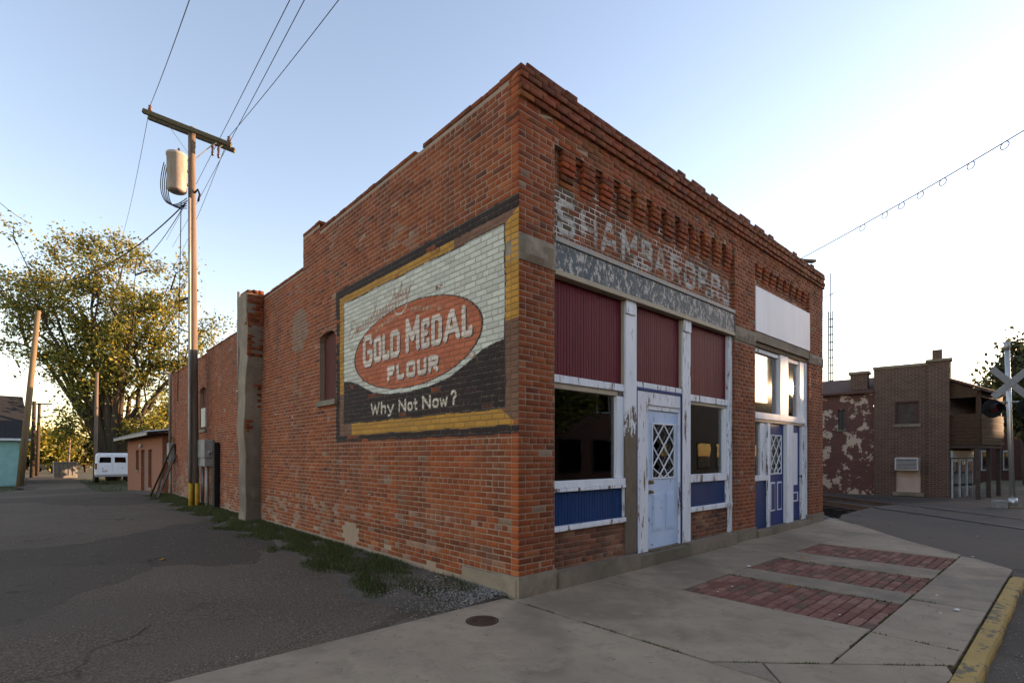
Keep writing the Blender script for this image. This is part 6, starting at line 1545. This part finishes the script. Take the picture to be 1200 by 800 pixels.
# added unseen sun blocker down the street: shades the storefront, gap lights the transom
SH = Vector((SUN.x, SUN.y, 0)).normalized(); EP = Vector((-SH.y, SH.x, 0)); DE = 75; up = (DE - 7.2) * math.tan(SUN_EL) + .3
el_ = empty('sun_blocker', SH * DE + Vector((0, 0, -.3)), math.atan2(SH.y, SH.x), 'added unseen blocker shaped as tall silos, shading the storefront from the sun', 'sun blocker')
z_lo, z_hi, z_t = 2.45 + up, 3.35 + up, 8.2 + up
def blocker_drum(q0, q1): MB().tube([(0, (q0 + q1) / 2, -.2), (0, (q0 + q1) / 2, z_t)], (q1 - q0) / 2, 24).build('blocker_drum', M['concrete'], el_, smooth=True)
qa, qb = EP.x * 7.0, EP.x * 8.45
blocker_drum(-.35, qa); blocker_drum(qb, qb + 3.2)
MB().box(.3, 1.1, qa - .4, qb + .4, -.2, z_lo).build('lower_blocker', M['steel'], el_); MB().box(.3, 1.1, qa - .4, qb + .4, z_hi, z_t).build('upper_blocker', M['steel'], el_)
MB().box(-1.2, 1.2, .2, qb + 2.5, z_t, z_t + 1.6).build('top_blocker', M['steel'], el_)

# unseen house added behind the store to shade the end of the lane
bh = empty('added_shade_house', (13, 25, -.45), label='added unseen house behind the storefront that shades the end of the lane', cat='house')
MB().box(0, 13, 0, 16, -.1, 5.6).build('wall', M['dull_red'], bh)
MB().add([(-.4, -.4, 5.5), (13.4, -.4, 5.5), (13.4, 8, 8.4), (-.4, 8, 8.4), (13.4, 16.4, 5.5), (-.4, 16.4, 5.5)], [(0, 1, 2, 3), (3, 2, 4, 5)]).build('roof', M['shingle_brown'], bh)
for xg in (.01, 12.99): MB().add([(xg, 0, 5.6), (xg, 16, 5.6), (xg, 8, 8.25)], [(0, 1, 2)]).build('gable', M['dull_red'], bh)
MB().box(.58, .62, .14, .40, 1.2, 2.27).build('window_drape', M['curtain'], w1)

# loose grit and bits scattered over the lane and the sidewalk
gp = []
for _ in range(1500):
    y = random.uniform(.2, 14) ** 1.0; x = lane_edge(y) - abs(random.gauss(0, 1.6))
    if x > -9: gp.append((x, y, ground_h(x, y) + .002))
for _ in range(260): gp.append((random.uniform(-3.5, 6), random.uniform(-3.3, -.1), .004))
for _ in range(500): gp.append((random.uniform(-1, 8), random.uniform(-3.75, -3.56), road_h(2) - .006))
pebbles('lane_grit', gp, .007, M['gravel'], 'tiny loose stones scattered over the lane and gutter')

# weeds in the joints of the slabs
wp = []
for (xa, ya), (xb, yb), n_ in (((-.10, .05), (-.12, -2.17), 500), ((.5, -2.77), (6.4, -2.77), 1500), ((-.12, -2.17), (1.1, -3.36), 350), ((1.5, -2.77), (1.5, -3.36), 160), ((3, -2.77), (3, -3.36), 160), ((1.58, -.98), (1.58, -2.77), 260), ((2.72, -.98), (2.72, -2.77), 300), ((3.28, -.98), (3.28, -2.77), 260), ((4.28, -.98), (4.28, -2.77), 260), ((.6, -.075), (5.0, -.075), 420), ((-.2, -3.395), (5.5, -3.395), 900)):
    for _ in range(n_):
        u = random.random(); x = xa + (xb - xa) * u; y = ya + (yb - ya) * u
        if vnoise(x * 4, y * 4, 6) > -.05: wp.append((x + random.gauss(0, .004), y + random.gauss(0, .004), -.012))
grass('joint_weeds', wp, .022, 'tiny weeds growing in the joints of the sidewalk slabs', GRS)

# things standing inside, dimly seen through the shop windows
ct = empty('shop_counter', (1.0, 2.6, .10), label='dim wooden counter seen through the left shop window', cat='counter')
MB().box(0, 1.9, 0, .6, 0, .95).build('body', M['bare_wood'], ct, .01); MB().box(-.05, 1.95, -.06, .66, .95, 1.0).build('top', M['curtain'], ct, .008)
sh = empty('shelf_rack', (3.7, 3.4, .10), label='dim shelf rack seen through the window beside the middle pillar', cat='shelf')
for x in (0, 1.3): MB().box(x, x + .05, 0, .4, 0, 2.0).build('upright', M['bare_wood'], sh)
for z in (.3, .85, 1.4, 1.95): MB().box(.05, 1.3, 0, .4, z, z + .03).build('shelf', M['bare_wood'], sh)
